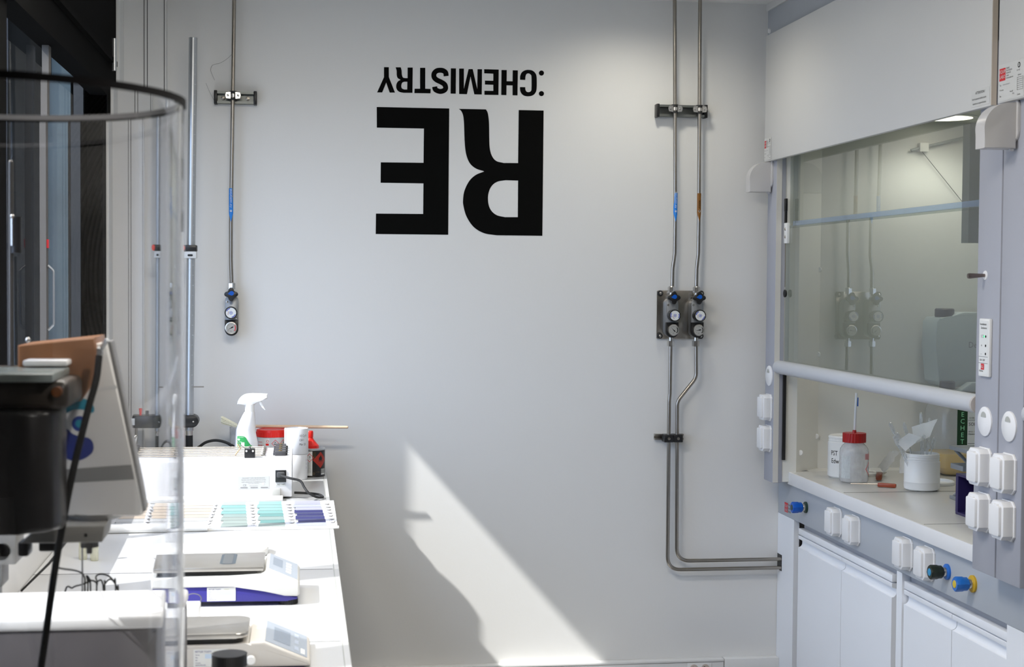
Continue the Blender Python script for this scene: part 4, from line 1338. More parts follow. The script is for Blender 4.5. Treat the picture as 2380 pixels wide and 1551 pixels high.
# ================================================================== LAB BENCH
BX0, BX1, BZ = -0.658, 0.100, 0.9
bench = thing('lab_bench', 'long white laboratory bench along the windows at the left', 'bench', (-0.3, 4, 0))
segs = ((-1.5, 1.5), (1.5, 3.11), (3.11, 3.89), (3.89, 5.19), (5.19, 5.86))
for a, b in segs:
    MB().box(BX0, BX1, a + 0.0009, b - 0.0009, 0.868, BZ, 0.0015).build('bench_top', M_BENCH, bench)
MB().box(BX0 + 0.02, BX1 - 0.04, -1.48, 5.85, 0.0, 0.867).build('carcass', M_BENCHF, bench)
MB().box(BX1 - 0.0145, BX1 - 0.012, -1.48, 5.855, BZ - 0.001, BZ + 0.0004).build('edge_groove', mat('edge_groove_grey', (0.30, 0.31, 0.30), 0.6), bench)
MB().box(BX0, BX1 - 0.016, 3.8885, 3.8915, BZ - 0.001, BZ + 0.0003).box(BX0, BX1 - 0.016, 5.1888, 5.1912, BZ - 0.001, BZ + 0.0003).box(BX0, BX1 - 0.016, 3.109, 3.111, BZ - 0.001, BZ + 0.0003).build('joint', M_SEAM, bench)
MB().box(BX1 + 0.0002, BX1 + 0.0012, -1.4, 5.855, 0.87, BZ - 0.003).build('edge_band', mat('edge_band_grey', (0.22, 0.23, 0.23), 0.5), bench)
for a, b in ((0.6, 1.4), (1.4, 2.2), (2.2, 3.0), (3.0, 3.8), (3.8, 4.6), (4.6, 5.4)):
    MB().box(BX1 - 0.040, BX1 - 0.022, a + 0.003, b - 0.003, 0.10, 0.84, 0.002).build('bench_door', M_BENCHF, bench)
TZ = BZ + 0.0004

# coating machine -----------------------------------------------------------
my0, my1, mx0, mx1, mz = 5.15, 5.552, -0.628, -0.027, 1.030
t = thing('coating_machine', 'white bench coating machine topped with steel rods and a power inlet', 'laboratory machine', (-0.33, 5.35, TZ))
MB().box(mx0, mx1, my0, my1, TZ + 0.006, mz, 0.004).build('housing', mat('machine_white', (0.76, 0.76, 0.78), 0.32), t)
MB().box(mx0, -0.057, 5.08, my0 + 0.002, TZ, TZ + 0.014, 0.002).build('base_tray', mat('tray_white', (0.70, 0.70, 0.70), 0.4), t)
for x, y in ((-0.06, 5.19), (-0.06, 5.51), (-0.59, 5.19), (-0.59, 5.51)):
    MB().lathe([(0.016, 0), (0.016, 0.008)], (x, y, TZ), n=16).build('foot', M_RUBBER, t)
rods = MB()
for k in range(6):
    y = 5.275 + k * 0.053
    rods.tube([(mx0 + 0.05, y, mz + 0.004), (-0.135, y, mz + 0.004)], 0.0024, 8)
for k in range(5):
    y = 5.275 + k * 0.053
    rods.tube([(-0.136, y, mz + 0.004)] + [(-0.136 + 0.014 * math.sin(a), y + 0.0265 - 0.0265 * math.cos(a), mz + 0.004) for a in [PI * q / 8 for q in range(1, 8)]] + [(-0.136, y + 0.053, mz + 0.004)], 0.0022, 8)
rods.build('rod_bed', M_STEEL, t)
for k in range(4):
    y = 5.29 + k * 0.07
    tbm = MB().box(-0.088, -0.050, y, y + 0.045, mz, mz + 0.016, 0.003).box(-0.094, -0.044, y + 0.016, y + 0.030, mz, mz + 0.010, 0.002)
    tbo = tbm.build('terminal_block', mat('dark_terminal', (0.05, 0.05, 0.055), 0.4), t)
    MB().cyl((-0.069, y + 0.022, mz + 0.015), (-0.069, y + 0.022, mz + 0.018), 0.006, n=12).build('screw', mat('brass', (0.62, 0.42, 0.10), 0.3, 1.0), tbo)
sw = MB().box(-0.190, -0.154, 5.235, 5.262, mz, mz + 0.031, 0.002).build('microswitch', M_BLACK, t)
for x in (-0.183, -0.161):
    MB().lathe([(0.0035, 0), (0.003, 0.0015)], (x, 5.235, mz + 0.024), (0, -1, 0), 10).build('screw', M_WHITEP, sw)
MB().tube([(-0.188, 5.25, mz + 0.031), (-0.205, 5.25, mz + 0.045), (-0.214, 5.25, mz + 0.058)], 0.0015, 6).build('lever', M_STEEL, sw)
MB().tube([(-0.172, 5.25, mz + 0.031), (-0.172, 5.25, mz + 0.040)], 0.004, 8).build('plunger', M_NICKEL, sw)
MB().tube([(-0.222, 5.27, mz + 0.008), (-0.205, 5.27, mz + 0.03), (-0.215, 5.27, mz + 0.045)], 0.0025, 8).build('wire_loom', mat('tan_wire', (0.5, 0.36, 0.22), 0.5), t)
# left terminal with spring clips
for k in range(5):
    MB().box(-0.540, -0.500, 5.30 + k * 0.045, 5.33 + k * 0.045, mz, mz + 0.022, 0.002).build('terminal_block', mat('dark_terminal', (0.05, 0.05, 0.055), 0.4), t)
for k in range(4):
    y = 5.32 + k * 0.045
    MB().tube(rounded([(-0.520, y, mz + 0.02), (-0.530, y, mz + 0.05), (-0.510, y + 0.004, mz + 0.062), (-0.517, y + 0.004, mz + 0.03)], 0.008), 0.0022, 6).build('spring_clip', M_NICKEL, t)
# maker plate
mp = MB().box(-0.208, -0.104, my0 - 0.0012, my0 - 0.0002, 0.935, 0.978, 0.0003)
yt = my0 - 0.0016
mp.m(1)
for s, z, hgt in (('DISCONNECT SUPPLY BEFORE SERVICING', 0.9705, 0.0052), ('REPLACE FUSE WITH SAME TYPE AND RATING', 0.9640, 0.0050), ('CHEFT LABORATORY ENGINEERING CO. LTD.', 0.9570, 0.0050), ('SANDON, WIRRAL, GREAT BRITAIN', 0.9525, 0.0030), ('MADE IN GREAT BRITAIN', 0.9445, 0.0032)):
    mp.text(s, hgt, facing_cam(-0.156, z, yt), align='CENTER', sx=0.78)
mp.text('CE', 0.010, facing_cam(-0.192, 0.9445, yt))
for k in range(3):
    mp.box(-0.200 + k * 0.034, -0.200 + k * 0.034 + 0.024, yt - 0.0001, yt, 0.938, 0.9415)
mp.m(2).box(-0.127, -0.121, yt - 0.0001, yt, 0.948, 0.956)
mp.build('rating_plate', [mat('plate_grey', (0.50, 0.51, 0.51), 0.4), M_GREYINK, M_STICK], t, smooth=0)
inl = MB().box(-0.083, -0.047, my0 - 0.004, my0, 0.957, 0.998, 0.001).build('power_inlet', M_BLACK, t)
MB().box(-0.078, -0.052, my0 - 0.018, my0 - 0.003, 0.974, 0.993, 0.004).build('plug', mat('charcoal_plug', (0.05, 0.05, 0.052), 0.4), inl)
fz = MB().box(-0.081, -0.049, my0 - 0.001, my0 - 0.0002, 0.944, 0.9535)
fz.m(1).text('FUSE 1.5 AMP', 0.0055, facing_cam(-0.065, 0.947, my0 - 0.0014), align='CENTER', sx=0.75)
fz.build('fuse_sticker', [mat('plate_grey', (0.5, 0.51, 0.51), 0.4), M_INK], t, smooth=0)
MB().box(-0.094, -0.066, my0 - 0.022, my0 - 0.0005, 0.914, 0.937, 0.002).build('latch', mat('latch_grey', (0.42, 0.42, 0.40), 0.5), t)
cord = smooth_path([(-0.064, my0 - 0.017, 0.981), (-0.035, 5.115, 0.975), (0.000, 5.11, 0.966), (0.014, 5.10, 0.945), (0.028, 5.09, 0.928), (0.055, 5.10, 0.912), (0.076, 5.13, 0.907), (0.066, 5.19, 0.907), (0.03, 5.235, 0.906), (-0.02, 5.24, 0.908)], 8)
MB().tube(cord, 0.0042, 10).build('power_cord', M_RUBBER, t)

# colour charts ---------------------------------------------------------------
DK = 'fanned colour card decks on the bench'
tr = MB().box(-0.30, 0.116, 4.512, 4.538, TZ, TZ + 0.006, 0.001).box(-0.30, 0.112, 4.53, 5.075, TZ, TZ + 0.003)
tag(tr.build('card_tray', M_WHITEP), 'thin white plastic tray under the fanned colour cards', 'tray')
M_TAB = mat('card_tab_white', (0.62, 0.62, 0.66), 0.5)


def deck(label, x0, x1, cols, tabw, skew=0.0, z0=TZ + 0.0035, y0=4.545):
    t = thing('colour_card_deck', label, 'colour cards', ((x0 + x1) / 2, y0, z0), DK)
    n = len(cols)
    for k in range(n):
        y = y0 + k * 0.060
        z = z0 + 0.0012 + k * 0.0004
        sk = skew * k
        c = MB()
        nx = 0.006 * (k % 2)
        c.prism([(x0 + sk + nx, y), (x1 - tabw + sk, y), (x1 - tabw + sk, y + 0.074), (x0 + sk + nx, y + 0.074)], 'z', z, z + 0.0005)
        # dark strip on the near edge paints the shadow line between cards
        c.m(1).prism([(x1 - tabw + sk, y), (x1 + sk - 0.004 * (k % 2), y), (x1 + sk, y + 0.03), (x1 - tabw + sk, y + 0.074)], 'z', z, z + 0.0005)
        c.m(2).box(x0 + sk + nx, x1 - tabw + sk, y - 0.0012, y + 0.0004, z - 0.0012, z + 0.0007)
        c.m(2).text(str(40 + k * 5), 0.014, lambda u, v, y=y, z=z, sk=sk: (x1 - tabw + 0.008 + sk + u, y + 0.02 + v, z + 0.0008))
        c.build('colour_card', [cols[k], M_TAB, mat('card_shadow_and_print', (0.20, 0.22, 0.22), 0.6)], t, smooth=0)
    return t


bei = [mat('card_grey_a', (0.42, 0.42, 0.42), 0.5), mat('card_grey_b', (0.45, 0.45, 0.45), 0.5), mat('card_grey_b', (0.45, 0.45, 0.45)), mat('card_beige_a', (0.50, 0.41, 0.32), 0.5), mat('card_beige_b', (0.53, 0.44, 0.35), 0.5), mat('card_beige_a', (0.5, 0.4, 0.3)), mat('card_beige_b', (0.5, 0.4, 0.3)), mat('card_beige_c', (0.56, 0.48, 0.40), 0.5)]
grn = [mat('card_sage_a', (0.25, 0.30, 0.28), 0.5), mat('card_sage_b', (0.27, 0.32, 0.30), 0.5), mat('card_sage_a', (0, 0, 0)), mat('card_sage_c', (0.23, 0.30, 0.285), 0.5), mat('card_aqua_a', (0.17, 0.34, 0.325), 0.5), mat('card_aqua_b', (0.22, 0.38, 0.365), 0.5), mat('card_aqua_a', (0, 0, 0)), mat('card_aqua_c', (0.32, 0.42, 0.42), 0.5)]
teal = [mat('card_sage_b', (0, 0, 0)), mat('card_teal_a', (0.12, 0.26, 0.25), 0.5), mat('card_sage_c', (0, 0, 0)), mat('card_teal_a', (0, 0, 0)), mat('card_aqua_a', (0, 0, 0)), mat('card_aqua_b', (0, 0, 0)), mat('card_aqua_b', (0, 0, 0)), mat('card_aqua_b', (0, 0, 0))]
nav = [mat('card_lav_a', (0.36, 0.37, 0.50), 0.5), mat('card_navy_a', (0.020, 0.022, 0.110), 0.5), mat('card_navy_b', (0.024, 0.026, 0.125), 0.5), mat('card_navy_a', (0, 0, 0)), mat('card_navy_b', (0, 0, 0)), mat('card_lav_b', (0.34, 0.34, 0.47), 0.5), mat('card_lav_a', (0, 0, 0)), mat('card_lav_b', (0, 0, 0))]
deck('navy and lavender colour card deck nearest the bench edge', -0.010, 0.108, nav, 0.028, -0.002)
deck('deep teal colour card deck, second from the bench edge', -0.124, -0.014, teal, 0.030, -0.0024)
deck('pale turquoise colour card deck, third from the bench edge', -0.235, -0.130, grn, 0.026, -0.003)
deck('wide beige colour card deck left of the turquoise ones', -0.385, -0.268, bei, 0.012, 0.0)
deck('farthest left beige colour card deck, behind the plastic tube', -0.525, -0.392, bei, 0.02, 0.0)
rl = MB().lathe([(0.013, 0), (0.013, 0.37), (0.0105, 0.37), (0.0105, 0.0)], (-0.64, 4.495, TZ + 0.0132), (1, 0.035, 0), 24, cap=False)
tag(rl.build('paper_roll', M_PAPER), 'long narrow white paper roll lying in front of the beige cards', 'paper roll')

# pole stand with sliding clamp ----------------------------------------------
px, py_ = -0.4075, 5.70
t = thing('pole_stand', 'tall grey aluminium pole stand with a sliding clamp and black motor block', 'pole stand', (px, py_, TZ))
MB().tube([(px - 0.0017, py_, 1.080), (px + 0.012, py_, 2.532)], 0.0155, 20).build('pole', M_ALU, t)
tk = MB()
for k in range(34):
    z = 1.25 + k * 0.037
    xo = px + (z - 1.045) * 0.0094
    tk.box(xo + 0.0055, xo + 0.009 + (0.0015 if k % 5 == 0 else 0), py_ - 0.0148, py_ - 0.0135, z, z + 0.0012)
tk.build('ruler_marks', mat('tick_mark', (0.75, 0.77, 0.78), 0.5), t)
MB().lathe([(0.0157, -0.003), (0.0157, 0.003), (0.014, 0.004)], (px + 0.012, py_, 2.530), n=20).build('end_cap', M_ALU, t)
MB().cyl((px - 0.002, py_, 1.060), (px - 0.002, py_, 1.085), 0.0125).build('collar', M_NICKEL, t)
MB().cyl((px - 0.002, py_, TZ), (px - 0.002, py_, 1.062), 0.0135).build('foot', M_BLACK, t)
MB().box(px - 0.045, px + 0.045, py_ - 0.05, py_ + 0.05, TZ, TZ + 0.02, 0.003).build('base', mat('base_grey', (0.35, 0.35, 0.36), 0.5), t)
sc = MB().box(px - 0.020, px + 0.026, py_ - 0.026, py_ + 0.024, 1.720, 1.746, 0.003).build('slider', mat('slider_pale', (0.62, 0.63, 0.63), 0.35), t)
MB().box(px - 0.022, px + 0.027, py_ - 0.028, py_ + 0.026, 1.746, 1.769, 0.003).build('slider_band', M_BLACK, sc)
MB().prism(rrect(px - 0.006, px + 0.013, 1.7275, 1.7350, 0.0036, 4), 'y', py_ - 0.0272, py_ - 0.0262).build('slot', M_BLACK, sc)
MB().lathe([(0.011, 0), (0.012, 0.004), (0.011, 0.012), (0, 0.014)], (px - 0.024, py_ - 0.024, 1.758), (-0.25, -1, 0), 20).build('red_knob', mat('coral_red', (0.75, 0.06, 0.03), 0.4), sc)
mbk = MB().prism([(-0.520, 1.094)] + arc(-0.3960, 1.1165, 0.0225, -90, 90, 12) + [(-0.552, 1.139), (-0.556, 1.125), (-0.556, 1.094)], 'y', 5.665, 5.74, 0.003).build('motor_block', M_BLACK, t)
MB().lathe([(0.004, 0), (0.003, 0.002)], (-0.392, 5.665, 1.116), (0, -1, 0), 12).build('screw', M_NICKEL, mbk)
MB().cyl((-0.512, 5.69, 1.139), (-0.512, 5.69, 1.165), 0.006, 0.009, 14).build('red_button', M_REDP, mbk)
MB().cyl((-0.475, 5.69, 1.138), (-0.475, 5.69, 1.156), 0.010).build('black_button', M_RUBBER, mbk)
MB().box(-0.557, -0.540, 5.6635, 5.665, 1.105, 1.13).build('block_sticker', M_STICK, mbk)
MB().cyl((-0.535, 5.70, TZ + 0.0), (-0.535, 5.70, 1.096), 0.007).build('guide_rod', M_STEEL, t)
MB().box(px + 0.014, px + 0.052, 5.696, 5.702, 1.2405, 1.2450).build('stop_pin', M_STEEL, t)

# spray bottle ------------------------------------------------------------------
SY = 5.65
zs_ = lambda a, b: at(500 + a * 0.16766, 900 + b * 0.16766, 1, SY)
t = thing('spray_bottle', 'white trigger spray bottle with a green label behind the coating machine', 'spray bottle', (-0.20, SY, TZ))
secs = [(820, 272, 592), (760, 276, 590), (700, 280, 578), (640, 284, 566), (590, 288, 558), (540, 306, 562), (500, 322, 558), (450, 345, 553), (400, 372, 552), (365, 392, 552), (345, 402, 551)]
rings = []
L0, R0 = zs_(270, 820), zs_(595, 820)
wid0 = (R0.x - L0.x) / 2
for z, s in ((TZ, 0.92), (TZ + 0.006, 1.0), (TZ + 0.06, 1.02)):
    c0 = (L0.x + R0.x) / 2
    rings.append([(c0 + wid0 * s * math.cos(2 * PI * k / 28), SY + 0.030 * s * math.sin(2 * PI * k / 28), z) for k in range(28)])
prof_l = []
for v, a, b in secs:
    pa, pb = zs_(a, v), zs_(b, v)
    c0, hw = (pa.x + pb.x) / 2, (pb.x - pa.x) / 2
    hy = min(0.030, hw * 0.95)
    prof_l.append((pa.z, c0, hw, hy))
    rings.append([(c0 + hw * math.cos(2 * PI * k / 28), SY + hy * math.sin(2 * PI * k / 28), pa.z) for k in range(28)])
M_SPRAY = mat('spray_white', (0.80, 0.80, 0.82), 0.35)
MB().loft(rings).build('body', M_SPRAY, t, smooth=60)
c1, c2 = zs_(412, 345), zs_(545, 245)
MB().lathe([((c2.x - c1.x) / 2, 0), ((c2.x - c1.x) / 2, c2.z - c1.z + 0.004)], ((c1.x + c2.x) / 2, SY, c1.z - 0.002), n=24).build('collar', M_WHITEP, t)
hd = [(305, 237), (312, 200), (330, 165), (360, 130), (400, 103), (440, 90), (520, 85), (725, 92), (726, 160), (640, 170), (590, 205), (545, 242), (410, 246)]
MB().prism([(zs_(a, b).x, zs_(a, b).z) for a, b in hd], 'y', SY - 0.013, SY + 0.013, 0.004, 3).build('spray_head', M_WHITEP, t, smooth=50)
tg = [(600, 198), (636, 176), (652, 225), (672, 265), (703, 312), (690, 320), (648, 283), (622, 240)]
MB().prism([(zs_(a, b).x, zs_(a, b).z) for a, b in tg], 'y', SY - 0.007, SY + 0.007, 0.0015).build('trigger', M_WHITEP, t, smooth=50)


def spray_y(x, z):
    pr = sorted(prof_l)
    if z <= pr[0][0]:
        q = pr[0]
    else:
        q = pr[-1]
        for a, b in zip(pr, pr[1:]):
            if a[0] <= z <= b[0]:
                s = (z - a[0]) / (b[0] - a[0])
                q = tuple(a[i] * (1 - s) + b[i] * s for i in range(4))
                break
    u = max(-0.98, min(0.98, (x - q[1]) / q[2]))
    return SY - q[3] * math.sqrt(1 - u * u) - 0.0008


lb = MB()
edge = [(310, 672), (335, 668), (400, 670), (430, 690), (455, 735), (490, 785), (532, 822)]
for i in range(24):
    xa, xb = 310 + i * (222 / 24), 310 + (i + 1) * (222 / 24)

    def top(x):
        for p, q in zip(edge, edge[1:]):
            if p[0] <= x <= q[0]:
                return p[1] + (q[1] - p[1]) * (x - p[0]) / (q[0] - p[0])
        return 822
    for j in range(5):
        ys = []
        for x in (xa, xb):
            t0_, t1_ = top(x), 860
            ys.append((t0_ + (t1_ - t0_) * j / 5, t0_ + (t1_ - t0_) * (j + 1) / 5))
        P4 = [zs_(xa, ys[0][1]), zs_(xb, ys[1][1]), zs_(xb, ys[1][0]), zs_(xa, ys[0][0])]
        lb.quad(*[(p.x, spray_y(p.x, p.z), p.z) for p in P4])
sp_f = lambda a, b, e=0.0006: (lambda u, v: (zs_(a, b).x + u, spray_y(zs_(a, b).x + u, zs_(a, b).z + v) - e, zs_(a, b).z + v))
lb.m(1).fill([[(0, 0), (0.012, 0), (0.012, 0.024), (0, 0.024)]], sp_f(365, 845))
lb.m(1).fill([circ(0, 0, 0.004)], sp_f(332, 718))
lb.text('ECOLOGIQUE', 0.0045, sp_f(325, 690), sx=0.7)
lb.text('Nettoyant', 0.0055, sp_f(312, 755), sx=0.7)
lb.text('surfaces', 0.0055, sp_f(312, 800), sx=0.7)
lb.m(2)
for k in range(5):
    lb.text('· · · · · ·', 0.004, sp_f(368, 740 + k * 22, 0.0010), sx=0.7)
lb.build('label_sticker', [M_GREEN, M_STICK, M_GREYINK], t, smooth=60)

# clear cup -----------------------------------------------------------------------
q = MB().lathe([(0.028, 0), (0.034, 0.178), (0.0335, 0.178), (0.0275, 0.003), (0, 0.003)], (-0.2345, 5.848, TZ), n=30)
tag(q.build('plastic_cup', M_TRANSL), 'tall translucent plastic cup left of the spray bottle', 'cup')

# red lidded jar --------------------------------------------------------------------
JX, JY, JR = -0.105, 5.765, 0.061
t = thing('plastic_jar', 'clear plastic jar with wide red screw lid and hazard labels', 'jar', (JX, JY, TZ))
MB().lathe([(JR - 0.006, 0), (JR - 0.002, 0.006), (JR - 0.002, 0.150), (JR - 0.010, 0.158)], (JX, JY, TZ), n=40).build('body', mat('jar_clear_grey', (0.58, 0.59, 0.60), 0.25), t)
lid = [(JX + (JR + 0.0006 * math.cos(40 * a)) * math.cos(a), JY + (JR + 0.0006 * math.cos(40 * a)) * math.sin(a)) for a in [2 * PI * k / 160 for k in range(160)]]
MB().prism(lid, 'z', TZ + 0.150, TZ + 0.168, 0.001).lathe([(JR - 0.001, 0), (JR - 0.002, 0.008), (JR - 0.010, 0.010), (JR - 0.012, 0.007), (0, 0.007)], (JX, JY, TZ + 0.168), n=48).build('lid', M_REDP, t, smooth=40)


def jar_lab(mb, f, g):
    mb.m(1).fill([diamond(0.0145), diamond(0.0122)], f(12, 1.028))
    mb.fill([diamond(0.0145), diamond(0.0122)], f(44, 1.028))
    mb.m(2).text('!', 0.020, f(42.5, 1.021))
    mb.fill([[(-0.006, -0.003), (0.006, -0.003), (0.004, -0.0055), (-0.006, -0.0055)], ], f(12, 1.030))
    mb.fill([[(-0.005, 0.002), (-0.001, 0.004), (0.003, 0.002), (0.001, 0.001)]], f(12, 1.030))


curved_label(t, 'hazard_sticker', JX, JY, JR - 0.0015, -6, 60, 1.010, 1.048, [mat('silver_sticker', (0.50, 0.50, 0.50), 0.4), M_RED, M_INK], jar_lab)


def jar_red(mb, f, g):
    mb.m(1).fill([[(0, 0), (0.012, 0), (0.012, 0.008), (0, 0.008)]], f(-23, 1.020))
    mb.text('SECURITE', 0.0060, f(-58, 1.030), sx=0.8)
    mb.text('DANGER', 0.0085, f(-60, 1.017), sx=0.7)
    mb.fill([circ(0, 0, 0.005), circ(0, 0, 0.0035)], f(-16, 1.036))


curved_label(t, 'red_sticker', JX, JY, JR - 0.0015, -62, -10, 1.008, 1.048, [M_STICK, M_REDP], jar_red)

# brush lying across the jar lid
t = thing('paint_brush', 'long wooden brush lying across the red jar lid, bristles at left', 'brush', (-0.05, JY, 1.09))
bz = TZ + 0.1755
e1 = at(806.8, 1004, 1, 5.77)
e0 = at(552, 990.5, 1, 5.77)
e1.z, e0.z = max(e1.z, 1.0815), max(e0.z, 1.0815)
n_ = 12
MB().tube([e0 + (e1 - e0) * k / n_ for k in range(n_ + 1)], [0.0052 + 0.0012 * math.sin(PI * k / n_) for k in range(n_ + 1)], 12).ball(e1, 0.0052, 12).build('handle', M_WOOD, t)
b0, b1 = at(515, 976, 1, 5.77), e0
bm_ = MB()
dvec = (b0 - b1)
for k in range(110):
    a = random.uniform(0, 2 * PI)
    r0 = 0.0065 * math.sqrt(random.random())
    r1 = r0 * 2.3
    o0 = Vector((0, math.cos(a), math.sin(a)))
    bm_.tube([b1 + o0 * r0, b1 + dvec * random.uniform(0.92, 1.05) + o0 * r1], 0.0011, 5)
bristle = bm_.build('bristles', M_BRISTLE, t)

# two stacked white tins
WXc, WYc, WR = -0.0175, 5.655, 0.0445
for k, lb_ in enumerate(('white tin with a plain side, at the bottom of the two-tin stack', 'white tin with pencil handwriting on top of the two-tin stack')):
    z0 = TZ + k * 0.0958
    t = thing('paint_tin', lb_, 'tin', (WXc, WYc, z0), 'stacked white tins on the bench')
    sh = 0.003 if k else 0.0
    MB().lathe([(WR - 0.001, 0), (WR, 0.0015), (WR, 0.093), (WR - 0.001, 0.0948), (WR - 0.004, 0.0952), (WR - 0.005, 0.093), (0, 0.093)], (WXc + sh, WYc, z0), n=40).build('body', mat('tin_white', (0.72, 0.73, 0.76), 0.45), t)
    if k:
        curved_label(t, 'paper_edge', WXc + sh, WYc, WR + 0.0004, -62, -59, z0 + 0.002, z0 + 0.092, [mat('pencil', (0.10, 0.10, 0.12), 0.7)])
        pt2 = lambda ang, z: (WXc + sh + (WR + 0.0006) * math.sin(math.radians(ang)), WYc - (WR + 0.0006) * math.cos(math.radians(ang)), z)
        hw_ = lambda ang, z: (lambda u, v: pt2(ang + math.degrees(u / WR), z + v))
        mb = MB()
        for s, z in (('10 Cy II', 0.066), ('CH I', 0.050), ('Mar 22', 0.034)):
            mb.text(s, 0.012, hw_(14, z0 + z), sx=0.8)
        mb.build('handwriting', mat('pencil', (0.1, 0.1, 0.12), 0.7), t, smooth=0)
    else:
        pt3 = lambda ang, z: (WXc + (WR + 0.0006) * math.sin(math.radians(ang)), WYc - (WR + 0.0006) * math.cos(math.radians(ang)), z)
        mb = MB()
        for q_, z in enumerate((0.070, 0.056, 0.042)):
            mb.text('22', 0.010, (lambda z=z: (lambda u, v: pt3(58 + math.degrees(u / WR), z0 + z + v)))(), sx=0.8)
        mb.build('handwriting', mat('pale_pencil', (0.35, 0.36, 0.42), 0.7), t, smooth=0)

# black flammable can with red cap
KX, KY, KR = 0.046, 5.745, 0.0475
t = thing('solvent_can', 'black metal can with red flammable diamond and red pouring cap', 'can', (KX, KY, TZ))
MB().lathe([(KR, 0), (KR + 0.001, 0.001), (KR, 0.004), (KR, 0.100), (KR - 0.0005, 0.101)], (KX, KY, TZ), n=44).build('body', mat('can_black', (0.014, 0.012, 0.012), 0.3), t)
MB().lathe([(KR, 0.100), (KR + 0.0012, 0.102), (KR + 0.0012, 0.106), (KR - 0.002, 0.108), (KR - 0.006, 0.104), (0, 0.103)], (KX, KY, TZ), n=44).build('rim', M_ALU, t)
MB().lathe([(0.034, 0.104), (0.034, 0.116), (0.030, 0.120), (0.014, 0.140), (0.012, 0.146), (0.013, 0.1465), (0.013, 0.168), (0.011, 0.171), (0, 0.171)], (KX - 0.010, KY, TZ), n=32).build('cap', M_REDP, t)


def can_lab(mb, f, g):
    mb.m(1).fill([diamond(0.031)], f(38, 0.965))
    mb.m(0).fill([[(-0.007, -0.004), (0.007, -0.004), (0.008, 0.003), (0.004, 0.009), (0.001, 0.016), (-0.002, 0.009), (-0.007, 0.005)]], g(38, 0.968))
    mb.fill([[(-0.009, -0.008), (0.009, -0.008), (0.009, -0.006), (-0.009, -0.006)]], g(38, 0.968))
    mb.m(2).fill([[(0, 0), (0.022, 0), (0.022, 0.022), (0, 0.022)]], f(42, 0.9085))
    mb.m(0)
    for k in range(9):
        mb.fill([[(k * 0.0022 + 0.001, 0.005), (k * 0.0022 + 0.0018 + 0.0006 * (k % 3 == 0), 0.005), (k * 0.0022 + 0.0018 + 0.0006 * (k % 3 == 0), 0.021), (k * 0.0022 + 0.001, 0.021)]], g(42, 0.9085))
    mb.m(3)
    for k in range(5):
        mb.text('Solvant', 0.0050, f(2, 0.992 - k * 0.005), sx=0.8)
    mb.fill([circ(0, 0, 0.004), circ(0, 0, 0.003)], f(6, 0.914))
    mb.text('1 L  500 ml', 0.005, f(14, 0.918), sx=0.8)


curved_label(t, 'front_print', KX, KY, KR + 0.0004, 0, 76, 0.906, 0.999, [mat('can_black', (0, 0, 0)), mat('flame_red', (0.34, 0.022, 0.010), 0.4), M_STICK, mat('gold_print', (0.20, 0.13, 0.05), 0.5)], can_lab)


def can_lab2(mb, f, g):
    mb.m(1).fill([diamond(0.0165), diamond(0.014)], f(-13, 0.974))
    mb.m(2).text('!', 0.022, f(-14.5, 0.966))
    for k in range(10):
        mb.text('Danger tenir hors', 0.004, f(-34, 0.955 - k * 0.0042), sx=0.8)


curved_label(t, 'white_print', KX, KY, KR + 0.0004, -40, -1, 0.906, 0.998, [M_STICK, M_RED, M_INK], can_lab2)

# thick black cable arcing behind the machine
ca_ = [at(x, y, 1, 5.775) for x, y in ((455, 1050), (466, 1037), (480, 1028), (500, 1024), (520, 1027), (535, 1034), (545, 1045))]
tag(MB().tube(smooth_path([(ca_[0].x - 0.012, 5.78, TZ + 0.01)] + ca_ + [(ca_[-1].x + 0.008, 5.775, TZ + 0.01)], 6), 0.0055, 10).build('black_cable', M_RUBBER),
    'thick black cable arching up behind the coating machine beside the pole', 'cable')

# ================================================================== BALANCES
M_SHELL = mat('balance_shell', (0.66, 0.66, 0.64), 0.35)
M_BBLUE = mat('balance_blue', (0.035, 0.03, 0.24), 0.4)
M_PAN = mat('balance_pan_steel', (0.50, 0.48, 0.45), 0.33, 0.8, vary=0.08, vscale=30)
M_DISP = mat('display_grey', (0.34, 0.38, 0.44), 0.22)
M_LCD = mat('lcd_glass', (0.22, 0.26, 0.32), 0.15)


def balance_label(parent, x0, x1, z0, z1, y):
    w, h = x1 - x0, z1 - z0
    mb = MB().box(x0, x1, y - 0.0006, y, z0, z1)
    F = lambda a, b: facing_cam(x0 + a * w, z0 + b * h, y - 0.0009)
    mb.m(1).text('METTLER TOLEDO', h * 0.15, F(0.05, 0.82), sx=0.72)
    for k, s in enumerate(('Service', 'Max', 'Min', 'Garantie')):
        mb.text(s, h * 0.10, F(0.06, 0.66 - k * 0.15), sx=0.8)
    mb.text('www.mt.com', h * 0.13, F(0.06, 0.08), sx=0.8)
    mb.m(2).fill([[(0, 0), (w * 0.52, 0), (w * 0.52, h * 0.26), (0, h * 0.26)]], F(0.34, 0.48))
    mb.m(2).fill([[(0, 0), (w * 0.34, 0), (w * 0.34, h * 0.10), (0, h * 0.10)]], F(0.56, 0.08))
    mb.m(3).text('Gerätedaten', h * 0.10, F(0.6, 0.84), sx=0.7)
    return mb.build('rating_label', [M_STICK, mat('navy_ink', (0.05, 0.05, 0.20), 0.6), mat('label_pale_blue', (0.55, 0.66, 0.80), 0.5), mat('label_gold', (0.5, 0.48, 0.25), 0.5)], parent, smooth=0)


